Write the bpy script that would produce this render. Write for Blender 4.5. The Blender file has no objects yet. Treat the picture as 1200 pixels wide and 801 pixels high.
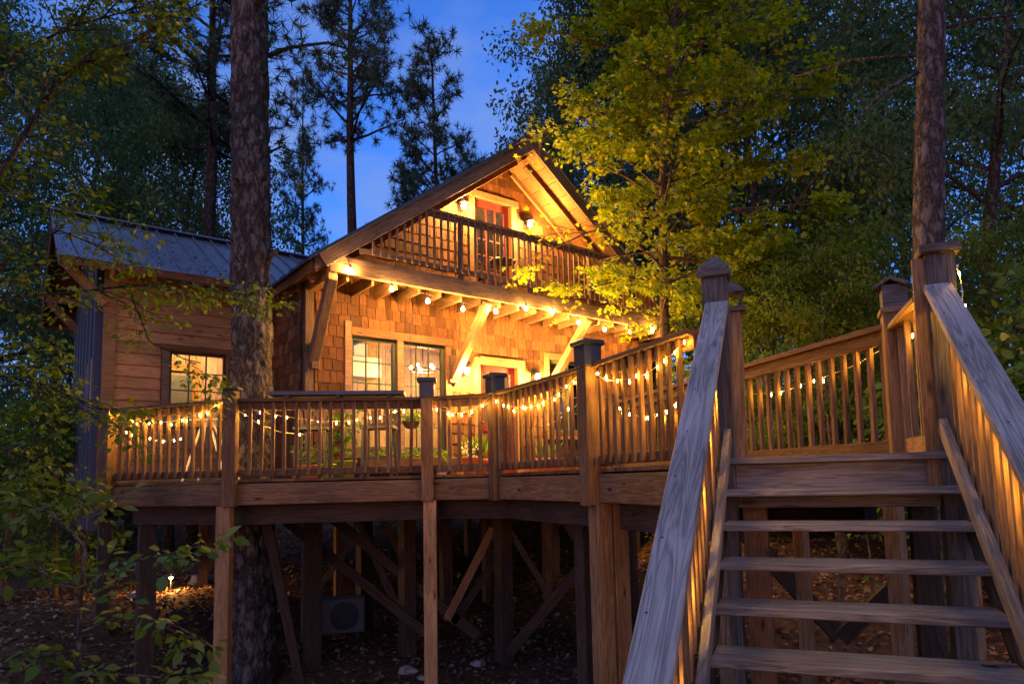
import bpy, bmesh, math, random
import numpy as np
from mathutils import Vector, Matrix

rng = np.random.default_rng(7)
random.seed(7)
scene = bpy.context.scene
COL = scene.collection

# ------------------------------------------------------------------ camera
PITCH, ROLL, FPX, PPX, PPY = 0.0924849, -0.0244341, 792.98, 641.58, 487.51
cp, sp = math.cos(PITCH), math.sin(PITCH)
FWD = np.array([0, cp, sp]); UP0 = np.array([0, -sp, cp]); RT0 = np.array([1.0, 0, 0])
CR = math.cos(ROLL) * RT0 + math.sin(ROLL) * UP0
CU = -math.sin(ROLL) * RT0 + math.cos(ROLL) * UP0
cam = bpy.data.cameras.new("camera")
cam.sensor_width = 36.0
cam.lens = FPX / 1200 * 36
cam.shift_x = (600 - PPX) / 1200
cam.shift_y = (PPY - 400.5) / 1200
cam.clip_start = 0.05
cam.clip_end = 1200
cam_ob = bpy.data.objects.new("camera", cam)
COL.objects.link(cam_ob)
cam_ob.matrix_world = Matrix(((CR[0], CU[0], -FWD[0], 0), (CR[1], CU[1], -FWD[1], 0), (CR[2], CU[2], -FWD[2], 0), (0, 0, 0, 1)))
scene.camera = cam_ob

# ------------------------------------------------------------------ world: blue hour sky
SKY_STRENGTH = 0.15
world = bpy.data.worlds.new("World")
scene.world = world
world.use_nodes = True
wn = world.node_tree
wn.nodes.clear()
w_out = wn.nodes.new("ShaderNodeOutputWorld")
w_bg = wn.nodes.new("ShaderNodeBackground")
w_sky = wn.nodes.new("ShaderNodeTexSky")
w_sky.sky_type = 'NISHITA'
w_sky.sun_disc = False
w_sky.sun_elevation = math.radians(2.0)
w_sky.sun_rotation = math.radians(195)
w_sky.altitude = 200
w_sky.air_density = 1.0
w_sky.dust_density = 0.6
w_sky.ozone_density = 5.0
w_bg.inputs['Strength'].default_value = SKY_STRENGTH
w_hs = wn.nodes.new("ShaderNodeHueSaturation")
w_hs.inputs['Saturation'].default_value = 1.0
# thin broken cloud
w_tc = wn.nodes.new("ShaderNodeTexCoord"); w_mp = wn.nodes.new("ShaderNodeMapping"); w_mp.inputs['Scale'].default_value = (2.2, 2.2, 5.0)
w_nz = wn.nodes.new("ShaderNodeTexNoise"); w_nz.inputs['Scale'].default_value = 2.6; w_nz.inputs['Detail'].default_value = 5.0
w_mr = wn.nodes.new("ShaderNodeMapRange"); w_mr.inputs['From Min'].default_value = 0.40; w_mr.inputs['From Max'].default_value = 0.68; w_mr.inputs['To Min'].default_value = 0.0; w_mr.inputs['To Max'].default_value = 0.85
w_mx = wn.nodes.new("ShaderNodeMix"); w_mx.data_type = 'RGBA'
w_mx.inputs['B'].default_value = (0.22, 0.36, 0.80, 1)
wn.links.new(w_tc.outputs['Generated'], w_mp.inputs['Vector']); wn.links.new(w_mp.outputs[0], w_nz.inputs['Vector']); wn.links.new(w_nz.outputs['Fac'], w_mr.inputs['Value'])
w_wb = wn.nodes.new("ShaderNodeMix"); w_wb.data_type = 'RGBA'; w_wb.blend_type = 'MULTIPLY'; w_wb.inputs['Factor'].default_value = 1.0
w_wb.inputs['B'].default_value = (1.4, 0.80, 0.94, 1)      # camera white balance of the blue hour
wn.links.new(w_sky.outputs[0], w_wb.inputs['A']); wn.links.new(w_wb.outputs['Result'], w_hs.inputs['Color']); wn.links.new(w_hs.outputs[0], w_mx.inputs['A']); wn.links.new(w_mr.outputs[0], w_mx.inputs['Factor'])
wn.links.new(w_mx.outputs['Result'], w_bg.inputs['Color'])
wn.links.new(w_bg.outputs[0], w_out.inputs['Surface'])

sun = bpy.data.lights.new("sun", 'SUN')
sun.energy = 0.075
sun.angle = math.radians(50)
sun.color = (1.0, 0.93, 0.86)
sun_ob = bpy.data.objects.new("sun", sun)
COL.objects.link(sun_ob)
sun_ob.rotation_euler = (math.radians(28), 0, math.radians(-15))

scene.view_settings.view_transform = 'Standard'
scene.view_settings.look = 'None'
scene.view_settings.exposure = 2.7
scene.view_settings.gamma = 1.0
scene.cycles.use_denoising = True
scene.cycles.max_bounces = 5
scene.cycles.diffuse_bounces = 2
scene.cycles.transparent_max_bounces = 12
scene.cycles.sample_clamp_indirect = 4.0
scene.cycles.use_light_tree = True
scene.cycles.caustics_reflective = False
scene.cycles.caustics_refractive = False

# lamp strengths
WARM = (1.0, 0.48, 0.115)
S_BULB, S_FAIRY, P_SCONCE, P_ROOM = 420.0, 290.0, 105.0, 48.0

# ------------------------------------------------------------------ frames
YH, YS = 0.6844146, -0.35709
HX = np.array([math.cos(YH), math.sin(YH), 0]); HY = np.array([-math.sin(YH), math.cos(YH), 0])
SU = np.array([math.cos(YS), math.sin(YS), 0]); SV = np.array([-math.sin(YS), math.cos(YS), 0])
ZV = np.array([0, 0, 1.0])
def H(x, y, z): return HX * x + HY * y + ZV * z          # cabin frame
def S(u, v, z): return SU * u + SV * v + ZV * z          # stair frame
def at(px, py, D):                                        # a point at distance D seen in that direction
    r = FWD + CR * (px - PPX) / FPX - CU * (py - PPY) / FPX
    return r * (D / r[1])
def V3(*a): return np.array(a, float)
def nrm(v): v = np.asarray(v, float); return v / (np.linalg.norm(v) + 1e-12)

# ------------------------------------------------------------------ materials
MATS = {}
def new_mat(name):
    m = bpy.data.materials.new(name); m.use_nodes = True
    MATS[name] = m
    nt = m.node_tree; nt.nodes.clear()
    out = nt.nodes.new("ShaderNodeOutputMaterial")
    return m, nt, out
def N(nt, typ, **kw):
    n = nt.nodes.new(typ)
    for k, v in kw.items():
        if k.startswith('i_'): n.inputs[k[2:].replace('_', ' ')].default_value = v
        else: setattr(n, k, v)
    return n
def ramp(nt, cols, pos=None):
    r = nt.nodes.new("ShaderNodeValToRGB")
    e = r.color_ramp.elements
    pos = pos or [i / (len(cols) - 1) for i in range(len(cols))]
    while len(e) < len(cols): e.new(0.5)
    for i, (c, p) in enumerate(zip(cols, pos)):
        e[i].position = p; e[i].color = (*c, 1)
    return r
def rand_value(nt):
    """one random number for each piece: object random plus island random"""
    oi = N(nt, "ShaderNodeObjectInfo"); ge = N(nt, "ShaderNodeNewGeometry")
    a = N(nt, "ShaderNodeMath", operation='ADD')
    nt.links.new(oi.outputs['Random'], a.inputs[0]); nt.links.new(ge.outputs['Random Per Island'], a.inputs[1])
    f = N(nt, "ShaderNodeMath", operation='FRACT'); nt.links.new(a.outputs[0], f.inputs[0])
    return f.outputs[0]

def wood(name, dark, mid, light, rough=0.75, scale=1.0, vary=0.35, bump=0.25, knots=True, stretch=0.07, kn=1.0):
    m, nt, out = new_mat(name); L = nt.links.new
    tc = N(nt, "ShaderNodeTexCoord"); rv = rand_value(nt)
    off = N(nt, "ShaderNodeVectorMath", operation='SCALE'); off.inputs[0].default_value = (37.0, 11.0, 23.0); L(rv, off.inputs['Scale'])
    ad = N(nt, "ShaderNodeVectorMath", operation='ADD'); L(tc.outputs['Object'], ad.inputs[0]); L(off.outputs[0], ad.inputs[1])
    mp = N(nt, "ShaderNodeMapping"); mp.inputs['Scale'].default_value = (stretch * 10 * scale, 10 * scale, 10 * scale); L(ad.outputs[0], mp.inputs['Vector'])
    n1 = N(nt, "ShaderNodeTexNoise", i_Scale=2.2, i_Detail=3.0, i_Distortion=1.2); L(mp.outputs[0], n1.inputs['Vector'])
    wv = N(nt, "ShaderNodeMath", operation='MULTIPLY'); wv.inputs[1].default_value = 9.0; L(n1.outputs['Fac'], wv.inputs[0])
    fr = N(nt, "ShaderNodeMath", operation='PINGPONG'); fr.inputs[1].default_value = 1.0; L(wv.outputs[0], fr.inputs[0])
    n2 = N(nt, "ShaderNodeTexNoise", i_Scale=11.0, i_Detail=4.0, i_Roughness=0.7); L(mp.outputs[0], n2.inputs['Vector'])
    mx = N(nt, "ShaderNodeMath", operation='MULTIPLY_ADD'); L(fr.outputs[0], mx.inputs[0]); mx.inputs[1].default_value = 0.45; 
    h2 = N(nt, "ShaderNodeMath", operation='MULTIPLY'); h2.inputs[1].default_value = 0.55; L(n2.outputs['Fac'], h2.inputs[0]); L(h2.outputs[0], mx.inputs[2])
    rp = ramp(nt, [dark, mid, light], [0.18, 0.5, 0.85]); L(mx.outputs[0], rp.inputs[0])
    hs = N(nt, "ShaderNodeHueSaturation")
    vv = N(nt, "ShaderNodeMapRange"); vv.inputs['To Min'].default_value = 1 - vary; vv.inputs['To Max'].default_value = 1 + vary; L(rv, vv.inputs['Value'])
    L(vv.outputs[0], hs.inputs['Value']); L(rp.outputs[0], hs.inputs['Color'])
    col = hs.outputs[0]
    # broad stains
    n3 = N(nt, "ShaderNodeTexNoise", i_Scale=1.6, i_Detail=3.0); L(ad.outputs[0], n3.inputs['Vector'])
    st = ramp(nt, [(0.62, 0.60, 0.58), (1, 1, 1)], [0.35, 0.62]); L(n3.outputs['Fac'], st.inputs[0])
    ml = N(nt, "ShaderNodeMix", data_type='RGBA', blend_type='MULTIPLY'); ml.inputs['Factor'].default_value = 0.7
    L(col, ml.inputs['A']); L(st.outputs[0], ml.inputs['B']); col = ml.outputs['Result']
    if knots:
        mk = N(nt, "ShaderNodeMapping"); mk.inputs['Scale'].default_value = (2.2, 7.0, 7.0); L(ad.outputs[0], mk.inputs['Vector'])
        vo = N(nt, "ShaderNodeTexVoronoi", i_Scale=1.0); L(mk.outputs[0], vo.inputs['Vector'])
        kr = ramp(nt, [(1, 1, 1), (0, 0, 0)], [0.05 * kn, 0.14 * kn]); L(vo.outputs['Distance'], kr.inputs[0])
        mk2 = N(nt, "ShaderNodeMix", data_type='RGBA', blend_type='MIX'); L(kr.outputs[0], mk2.inputs['Factor'])
        L(col, mk2.inputs['A']); mk2.inputs['B'].default_value = (dark[0] * .35, dark[1] * .3, dark[2] * .3, 1); col = mk2.outputs['Result']
    b = N(nt, "ShaderNodeBsdfPrincipled", i_Roughness=rough); b.inputs['Specular IOR Level'].default_value = 0.25
    L(col, b.inputs['Base Color'])
    bp = N(nt, "ShaderNodeBump"); bp.inputs['Strength'].default_value = bump; bp.inputs['Distance'].default_value = 0.01; L(mx.outputs[0], bp.inputs['Height']); L(bp.outputs[0], b.inputs['Normal'])
    L(b.outputs[0], out.inputs[0])
    return m

def plain(name, col, rough=0.5, metal=0.0, noise=0.0, nscale=8.0, spec=0.5, bump=0.0):
    m, nt, out = new_mat(name); L = nt.links.new
    b = N(nt, "ShaderNodeBsdfPrincipled", i_Roughness=rough, i_Metallic=metal); b.inputs['Specular IOR Level'].default_value = spec
    tc = N(nt, "ShaderNodeTexCoord"); n1 = N(nt, "ShaderNodeTexNoise", i_Scale=nscale, i_Detail=5.0, i_Roughness=0.65); L(tc.outputs['Object'], n1.inputs['Vector'])
    rp = ramp(nt, [tuple(c * (1 - noise) for c in col), tuple(min(1, c * (1 + noise)) for c in col)], [0.3, 0.7]); L(n1.outputs['Fac'], rp.inputs[0])
    L(rp.outputs[0], b.inputs['Base Color'])
    if bump:
        bp = N(nt, "ShaderNodeBump"); bp.inputs['Strength'].default_value = bump; bp.inputs['Distance'].default_value = 0.02; L(n1.outputs['Fac'], bp.inputs['Height']); L(bp.outputs[0], b.inputs['Normal'])
    L(b.outputs[0], out.inputs[0])
    return m

def emit(name, col, s):
    m, nt, out = new_mat(name)
    e = N(nt, "ShaderNodeEmission"); e.inputs[0].default_value = (*col, 1); e.inputs[1].default_value = s
    nt.links.new(e.outputs[0], out.inputs[0]); return m

def leafmat(name, cols, trans=0.4, rough=0.55):
    m, nt, out = new_mat(name); L = nt.links.new
    rv = rand_value(nt)
    rp = ramp(nt, cols); L(rv, rp.inputs[0])
    d = N(nt, "ShaderNodeBsdfPrincipled", i_Roughness=rough); d.inputs['Specular IOR Level'].default_value = 0.3; L(rp.outputs[0], d.inputs['Base Color'])
    t = N(nt, "ShaderNodeBsdfTranslucent")
    hs = N(nt, "ShaderNodeHueSaturation"); hs.inputs['Hue'].default_value = 0.485; hs.inputs['Saturation'].default_value = 1.1; hs.inputs['Value'].default_value = 1.3; L(rp.outputs[0], hs.inputs['Color']); L(hs.outputs[0], t.inputs[0])
    mx = N(nt, "ShaderNodeMixShader"); mx.inputs[0].default_value = trans; L(d.outputs[0], mx.inputs[1]); L(t.outputs[0], mx.inputs[2])
    L(mx.outputs[0], out.inputs[0]); return m

def barkmat(name, dark, light, scale=1.0, bump=0.6):
    m, nt, out = new_mat(name); L = nt.links.new
    tc = N(nt, "ShaderNodeTexCoord"); mp = N(nt, "ShaderNodeMapping"); mp.inputs['Scale'].default_value = (scale, scale, scale * 0.35); L(tc.outputs['Object'], mp.inputs['Vector'])
    vo = N(nt, "ShaderNodeTexVoronoi", feature='DISTANCE_TO_EDGE', i_Scale=9.0); 
    n1 = N(nt, "ShaderNodeTexNoise", i_Scale=14.0, i_Detail=6.0, i_Roughness=0.7); L(mp.outputs[0], n1.inputs['Vector'])
    ma = N(nt, "ShaderNodeMix", data_type='RGBA', blend_type='LINEAR_LIGHT'); ma.inputs['Factor'].default_value = 0.12; L(mp.outputs[0], ma.inputs['A']); L(n1.outputs['Color'], ma.inputs['B']); L(ma.outputs['Result'], vo.inputs['Vector'])
    rp = ramp(nt, [tuple(c * .35 for c in dark), dark, light], [0.0, 0.12, 0.55])
    mm = N(nt, "ShaderNodeMath", operation='MULTIPLY'); L(vo.outputs['Distance'], mm.inputs[0]); L(n1.outputs['Fac'], mm.inputs[1])
    sc = N(nt, "ShaderNodeMath", operation='MULTIPLY'); sc.inputs[1].default_value = 3.0; L(mm.outputs[0], sc.inputs[0]); L(sc.outputs[0], rp.inputs[0])
    b = N(nt, "ShaderNodeBsdfPrincipled", i_Roughness=0.95); b.inputs['Specular IOR Level'].default_value = 0.1; L(rp.outputs[0], b.inputs['Base Color'])
    bp = N(nt, "ShaderNodeBump"); bp.inputs['Strength'].default_value = bump; bp.inputs['Distance'].default_value = 0.03; L(sc.outputs[0], bp.inputs['Height']); L(bp.outputs[0], b.inputs['Normal'])
    L(b.outputs[0], out.inputs[0]); return m

M_DECK = wood("deck wood", (0.080, 0.038, 0.015), (0.155, 0.080, 0.034), (0.22, 0.125, 0.058), vary=0.32)
M_NEWEL = wood("dark weathered wood", (0.045, 0.037, 0.031), (0.105, 0.088, 0.074), (0.16, 0.138, 0.12), vary=0.14, bump=0.6, stretch=0.055, scale=1.05, kn=1.5)
M_TREAD = wood("tread wood", (0.092, 0.080, 0.071), (0.185, 0.166, 0.152), (0.26, 0.24, 0.225), vary=0.14, bump=0.6, stretch=0.055, scale=1.05, kn=1.5)
M_STAIR = wood("weathered grey stair wood", (0.13, 0.115, 0.10), (0.27, 0.245, 0.225), (0.38, 0.35, 0.325), vary=0.14, bump=0.6, stretch=0.055, scale=1.05, kn=1.5)
M_POST = wood("treated pine", (0.15, 0.075, 0.030), (0.27, 0.148, 0.064), (0.36, 0.215, 0.10), vary=0.22)
M_UNDER = wood("dark damp timber", (0.028, 0.017, 0.010), (0.058, 0.036, 0.022), (0.088, 0.058, 0.037), vary=0.2)  # wood colour lowered to carry the shade under the deck
M_TIMBER = wood("dark timber", (0.065, 0.042, 0.026), (0.13, 0.086, 0.055), (0.20, 0.14, 0.09), vary=0.15)
M_SHINGLE = wood("cedar shingle", (0.080, 0.031, 0.009), (0.138, 0.057, 0.018), (0.20, 0.092, 0.032), vary=0.48, knots=False, stretch=0.10, bump=0.4)
M_SIDING = wood("pine siding", (0.20, 0.10, 0.042), (0.33, 0.18, 0.078), (0.43, 0.255, 0.12), vary=0.18)
M_TRIM = wood("pale pine trim", (0.145, 0.076, 0.030), (0.21, 0.118, 0.050), (0.275, 0.165, 0.076), vary=0.12)
M_SOFFIT = wood("pine soffit board", (0.125, 0.053, 0.017), (0.172, 0.078, 0.026), (0.22, 0.105, 0.038), vary=0.22)
M_JOIST = wood("pine joist", (0.13, 0.075, 0.033), (0.20, 0.122, 0.056), (0.26, 0.17, 0.085), vary=0.18)
M_FLY = wood("reddish fly rafter", (0.085, 0.030, 0.010), (0.13, 0.050, 0.018), (0.17, 0.07, 0.026), vary=0.1)
M_INNER = wood("interior pine plank", (0.34, 0.20, 0.09), (0.50, 0.32, 0.16), (0.62, 0.43, 0.24), vary=0.15)
M_INORANGE = wood("orange stained trim", (0.40, 0.16, 0.04), (0.55, 0.25, 0.07), (0.65, 0.33, 0.11), vary=0.1, knots=False)
M_ROOF = plain("standing seam metal", (0.16, 0.19, 0.24), rough=0.38, metal=0.6, noise=0.12, nscale=3.0)
M_CORR = plain("corrugated metal", (0.032, 0.040, 0.060), rough=0.55, metal=0.0, noise=0.15, nscale=4.0)
M_ROOFDARK = plain("dark roof metal", (0.055, 0.06, 0.075), rough=0.5, metal=0.3, noise=0.2, nscale=3.0)
M_BLACK = plain("black painted metal", (0.018, 0.019, 0.024), rough=0.42, noise=0.3)
M_RED = plain("dark red paint", (0.125, 0.013, 0.011), rough=0.45, noise=0.15)
M_GREEN = plain("dark green paint", (0.065, 0.10, 0.055), rough=0.5, noise=0.15)
M_DARKPANEL = plain("grey blue panel", (0.10, 0.105, 0.11), rough=0.5, noise=0.15)
M_WHITE = plain("white enamel", (0.72, 0.70, 0.66), rough=0.4, noise=0.05)
M_WHITEWOOD = plain("white painted wood", (0.62, 0.60, 0.56), rough=0.6, noise=0.08)
M_AC = plain("pale plastic casing", (0.085, 0.085, 0.08), rough=0.5, noise=0.08)
M_CLAY = plain("terracotta", (0.38, 0.15, 0.07), rough=0.85, noise=0.2)
M_LIME = plain("lime glazed pot", (0.30, 0.42, 0.04), rough=0.35, noise=0.1)
M_WIRE = plain("dark cord", (0.03, 0.025, 0.02), rough=0.6)
M_CLEARWIRE = plain("pale thin wire", (0.42, 0.36, 0.26), rough=0.5)
M_ROCK = plain("grey rock", (0.24, 0.22, 0.20), rough=0.95, noise=0.35, nscale=5.0, bump=0.5)
M_SOIL = plain("potting soil", (0.04, 0.028, 0.018), rough=1.0, noise=0.3, nscale=30)
M_BULB = emit("warm bulb glass", WARM, S_BULB)
M_FAIRY = emit("fairy bulb", (1.0, 0.50, 0.05), S_FAIRY)
M_LAMPGLOW = emit("lamp globe", (1.0, 0.62, 0.25), 9.0)
M_BARK = barkmat("pine bark", (0.056, 0.047, 0.041), (0.155, 0.134, 0.118))
M_BARKDARK = barkmat("dark bark", (0.035, 0.028, 0.024), (0.095, 0.078, 0.065), scale=1.6)
M_BARKMAPLE = barkmat("smooth brown bark", (0.09, 0.06, 0.035), (0.19, 0.13, 0.08), scale=2.5, bump=0.3)
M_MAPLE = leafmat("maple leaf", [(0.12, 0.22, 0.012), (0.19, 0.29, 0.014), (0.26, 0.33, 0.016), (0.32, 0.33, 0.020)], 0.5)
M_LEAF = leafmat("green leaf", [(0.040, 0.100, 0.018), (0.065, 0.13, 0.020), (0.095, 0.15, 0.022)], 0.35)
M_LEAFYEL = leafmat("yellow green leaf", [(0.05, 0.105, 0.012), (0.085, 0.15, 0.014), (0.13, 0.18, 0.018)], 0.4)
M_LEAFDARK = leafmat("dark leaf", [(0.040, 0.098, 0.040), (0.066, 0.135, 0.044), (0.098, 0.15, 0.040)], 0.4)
M_NEEDLE = leafmat("pine needle", [(0.026, 0.060, 0.034), (0.042, 0.085, 0.042), (0.060, 0.098, 0.042)], 0.15)
M_FERN = leafmat("pot plant leaf", [(0.05, 0.13, 0.015), (0.09, 0.19, 0.02), (0.15, 0.24, 0.03)], 0.35)
M_FLOWER = leafmat("cream flower", [(0.55, 0.50, 0.34), (0.70, 0.62, 0.42)], 0.3)
M_LITTER = leafmat("fallen leaf", [(0.07, 0.035, 0.020), (0.13, 0.070, 0.038), (0.19, 0.12, 0.075), (0.26, 0.20, 0.15)], 0.1, 0.8)

def glassmat():
    m, nt, out = new_mat("window glass"); L = nt.links.new
    t = N(nt, "ShaderNodeBsdfTransparent"); t.inputs[0].default_value = (0.93, 0.95, 0.93, 1)
    g = N(nt, "ShaderNodeBsdfGlossy"); g.inputs['Roughness'].default_value = 0.02
    f = N(nt, "ShaderNodeFresnel"); f.inputs[0].default_value = 1.5
    mx = N(nt, "ShaderNodeMixShader"); L(f.outputs[0], mx.inputs[0]); L(t.outputs[0], mx.inputs[1]); L(g.outputs[0], mx.inputs[2]); L(mx.outputs[0], out.inputs[0])
    return m
M_GLASS = glassmat()

def groundmat():
    m, nt, out = new_mat("forest floor"); L = nt.links.new
    tc = N(nt, "ShaderNodeTexCoord")
    n1 = N(nt, "ShaderNodeTexNoise", i_Scale=0.5, i_Detail=4.0); n2 = N(nt, "ShaderNodeTexNoise", i_Scale=14.0, i_Detail=8.0, i_Roughness=0.75); vo = N(nt, "ShaderNodeTexVoronoi", i_Scale=16.0)
    for n in (n1, n2, vo): L(tc.outputs['Object'], n.inputs['Vector'])
    r1 = ramp(nt, [(0.035, 0.022, 0.015), (0.085, 0.050, 0.032), (0.15, 0.095, 0.062)], [0.25, 0.5, 0.75]); L(n2.outputs['Fac'], r1.inputs[0])
    r2 = ramp(nt, [(0.55, 0.55, 0.55), (1.15, 1.05, 0.95)], [0.3, 0.7]); L(n1.outputs['Fac'], r2.inputs[0])
    ml = N(nt, "ShaderNodeMix", data_type='RGBA', blend_type='MULTIPLY'); ml.inputs['Factor'].default_value = 1.0; L(r1.outputs[0], ml.inputs['A']); L(r2.outputs[0], ml.inputs['B'])
    hv = N(nt, "ShaderNodeHueSaturation"); L(ml.outputs['Result'], hv.inputs['Color']); 
    mr = N(nt, "ShaderNodeMapRange"); mr.inputs['To Min'].default_value = 0.7; mr.inputs['To Max'].default_value = 1.4; L(vo.outputs['Color'], mr.inputs['Value']); L(mr.outputs[0], hv.inputs['Value'])
    b = N(nt, "ShaderNodeBsdfPrincipled", i_Roughness=1.0); b.inputs['Specular IOR Level'].default_value = 0.05; L(hv.outputs[0], b.inputs['Base Color'])
    bp = N(nt, "ShaderNodeBump"); bp.inputs['Strength'].default_value = 0.8; bp.inputs['Distance'].default_value = 0.04; L(n2.outputs['Fac'], bp.inputs['Height']); L(bp.outputs[0], b.inputs['Normal'])
    L(b.outputs[0], out.inputs[0]); return m
M_GROUND = groundmat()

# ------------------------------------------------------------------ object helpers
WORLD = {}                                                # object -> its world matrix
def link(o, parent=None, mw=None):
    COL.objects.link(o)
    mw = mw or Matrix.Identity(4)
    WORLD[o.name] = mw
    if parent is not None:
        o.parent = parent
        o.matrix_basis = WORLD[parent.name].inverted() @ mw
    else:
        o.matrix_basis = mw
    return o
def tag(o, label=None, cat=None, group=None, kind=None):
    for k, v in (('label', label), ('category', cat), ('group', group), ('kind', kind)):
        if v: o[k] = v
    return o
def thing(name, label, cat, loc, rotz=0.0, group=None):
    o = bpy.data.objects.new(name, None)
    o.empty_display_size = 0.2
    link(o, None, Matrix.Translation(Vector(loc)) @ Matrix.Rotation(rotz, 4, 'Z'))
    return tag(o, label, cat, group)
def mesh_obj(name, me, parent=None, mw=None, mat=None):
    if mat is not None and len(me.materials) == 0: me.materials.append(mat)
    return link(bpy.data.objects.new(name, me), parent, mw)

BOX = {}
def box_mesh(L, w, t, mat, bev=0.004):
    key = (round(L, 2), round(w, 3), round(t, 3), mat.name, bev)
    if key in BOX: return BOX[key]
    me = bpy.data.meshes.new("board")
    bm = bmesh.new()
    bmesh.ops.create_cube(bm, size=1.0)
    bmesh.ops.scale(bm, vec=(L, w, t), verts=bm.verts)
    if bev: bmesh.ops.bevel(bm, geom=bm.edges[:], offset=min(bev, min(L, w, t) * .3), segments=1, affect='EDGES')
    bm.to_mesh(me); bm.free()
    me.materials.append(mat)
    BOX[key] = me
    return me
def frame_m(c, x, z):
    """matrix with long axis x and thickness axis near z"""
    x = nrm(x); y = nrm(np.cross(z, x)); z = np.cross(x, y)
    return Matrix(((x[0], y[0], z[0], c[0]), (x[1], y[1], z[1], c[1]), (x[2], y[2], z[2], c[2]), (0, 0, 0, 1)))
def board(parent, name, p, q, w, t, up, mat, bev=0.004):
    """a board from p to q: width w across, thickness t along up"""
    p = np.asarray(p, float); q = np.asarray(q, float)
    L = float(np.linalg.norm(q - p))
    return mesh_obj(name, box_mesh(L, w, t, mat, bev), parent, frame_m((p + q) / 2, q - p, np.asarray(up, float)))
def block(parent, name, c, sx, sy, sz, axis, mat, bev=0.004):
    """an upright block centred on c, sx along axis"""
    return mesh_obj(name, box_mesh(sx, sy, sz, mat, bev), parent, frame_m(np.asarray(c, float), axis, ZV))

class MB:
    def __init__(s): s.v = []; s.f = []
    def add(s, v, f):
        b = len(s.v); s.v += [tuple(map(float, x)) for x in v]; s.f += [tuple(i + b for i in q) for q in f]
    def hexa(s, a):                       # eight corners: bottom four, top four
        s.add(a, [(3, 2, 1, 0), (4, 5, 6, 7), (0, 1, 5, 4), (1, 2, 6, 5), (2, 3, 7, 6), (3, 0, 4, 7)])
    def quadbox(s, a, b, c, d, n):        # slab: four corners and a thickness vector
        s.hexa([a, b, c, d, a + n, b + n, c + n, d + n])
    def tube(s, pts, rad, n=8, cap=True):
        pts = np.asarray(pts, float); rad = np.asarray(rad, float) if np.ndim(rad) else np.full(len(pts), rad)
        tan = np.gradient(pts, axis=0); b = len(s.v)
        ref = V3(0, 0, 1) if abs(nrm(tan[0])[2]) < .9 else V3(1, 0, 0)
        x = nrm(np.cross(ref, tan[0])); ang = np.linspace(0, 2 * math.pi, n, endpoint=False)
        for p, t, r in zip(pts, tan, rad):
            t = nrm(t); x = nrm(x - t * (x @ t)); y = np.cross(t, x)
            s.v += [tuple(p + r * (math.cos(a) * x + math.sin(a) * y)) for a in ang]
        for i in range(len(pts) - 1):
            for j in range(n):
                s.f.append((b + i * n + j, b + i * n + (j + 1) % n, b + (i + 1) * n + (j + 1) % n, b + (i + 1) * n + j))
        if cap:
            s.f.append(tuple(b + j for j in range(n))[::-1]); s.f.append(tuple(b + (len(pts) - 1) * n + j for j in range(n)))
    def lathe(s, c, prof, n=16):
        b = len(s.v)
        for r, z in prof:
            for j in range(n):
                a = 2 * math.pi * j / n; s.v.append((c[0] + r * math.cos(a), c[1] + r * math.sin(a), c[2] + z))
        for i in range(len(prof) - 1):
            for j in range(n):
                s.f.append((b + i * n + j, b + i * n + (j + 1) % n, b + (i + 1) * n + (j + 1) % n, b + (i + 1) * n + j))
    def build(s, name, mat, parent=None, origin=None, smooth=False):
        me = bpy.data.meshes.new(name)
        o = np.zeros(3) if origin is None else np.asarray(origin, float)
        if origin is None and parent is not None: o = np.array(WORLD[parent.name].translation)
        me.from_pydata([tuple(np.array(v) - o) for v in s.v], [], s.f); me.update()
        if smooth:
            me.polygons.foreach_set('use_smooth', [True] * len(me.polygons))
        return mesh_obj(name, me, parent, Matrix.Translation(Vector(o)), mat)

def leaf_mesh(name, pos, tip, nor, size, shape, width=None):
    """one mesh of many leaves: shape is (k,3) outline in (side, along, lift) units"""
    pos = np.asarray(pos, float); n = len(pos); k = len(shape)
    tip = tip / (np.linalg.norm(tip, axis=1, keepdims=True) + 1e-9)
    sd = np.cross(tip, nor); sd /= (np.linalg.norm(sd, axis=1, keepdims=True) + 1e-9)
    nn = np.cross(sd, tip)
    sh = np.asarray(shape, float)
    sz = np.asarray(size)[:, None, None]
    v = pos[:, None, :] + sz * (sd[:, None, :] * sh[None, :, 0:1] + tip[:, None, :] * sh[None, :, 1:2] + nn[:, None, :] * sh[None, :, 2:3])
    me = bpy.data.meshes.new(name)
    me.vertices.add(n * k); me.vertices.foreach_set('co', v.reshape(-1).astype(np.float32))
    me.loops.add(n * k); me.loops.foreach_set('vertex_index', np.arange(n * k, dtype=np.int32))
    me.polygons.add(n); me.polygons.foreach_set('loop_start', np.arange(0, n * k, k, dtype=np.int32))
    me.update(calc_edges=True)
    return me
OVAL = [(0, 0, 0), (.24, .28, .05), (.26, .58, .06), (0, 1.0, -.06), (-.26, .58, .06), (-.24, .28, .05)]
DIAMOND = [(0, 0, 0), (.30, .45, .10), (0, 1.0, -.04), (-.30, .45, .10)]
SLIM = [(0, 0, 0), (.17, .42, .05), (0, 1.0, -.06), (-.17, .42, .05)]
NEEDLE = [(-.012, 0, 0), (.012, 0, 0), (0, 1.0, -.05)]
MAPLE = [(0, 0, 0), (.16, .10, .02), (.48, .06, .05), (.34, .30, .03), (.56, .58, .05), (.24, .56, .02), (0, 1.0, -.05), (-.24, .56, .02), (-.56, .58, .05), (-.34, .30, .03), (-.48, .06, .05), (-.16, .10, .02)]
BLADE = [(-.035, 0, 0), (.035, 0, 0), (.025, .6, .0), (0, 1.0, -.08), (-.025, .6, .0)]

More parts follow.
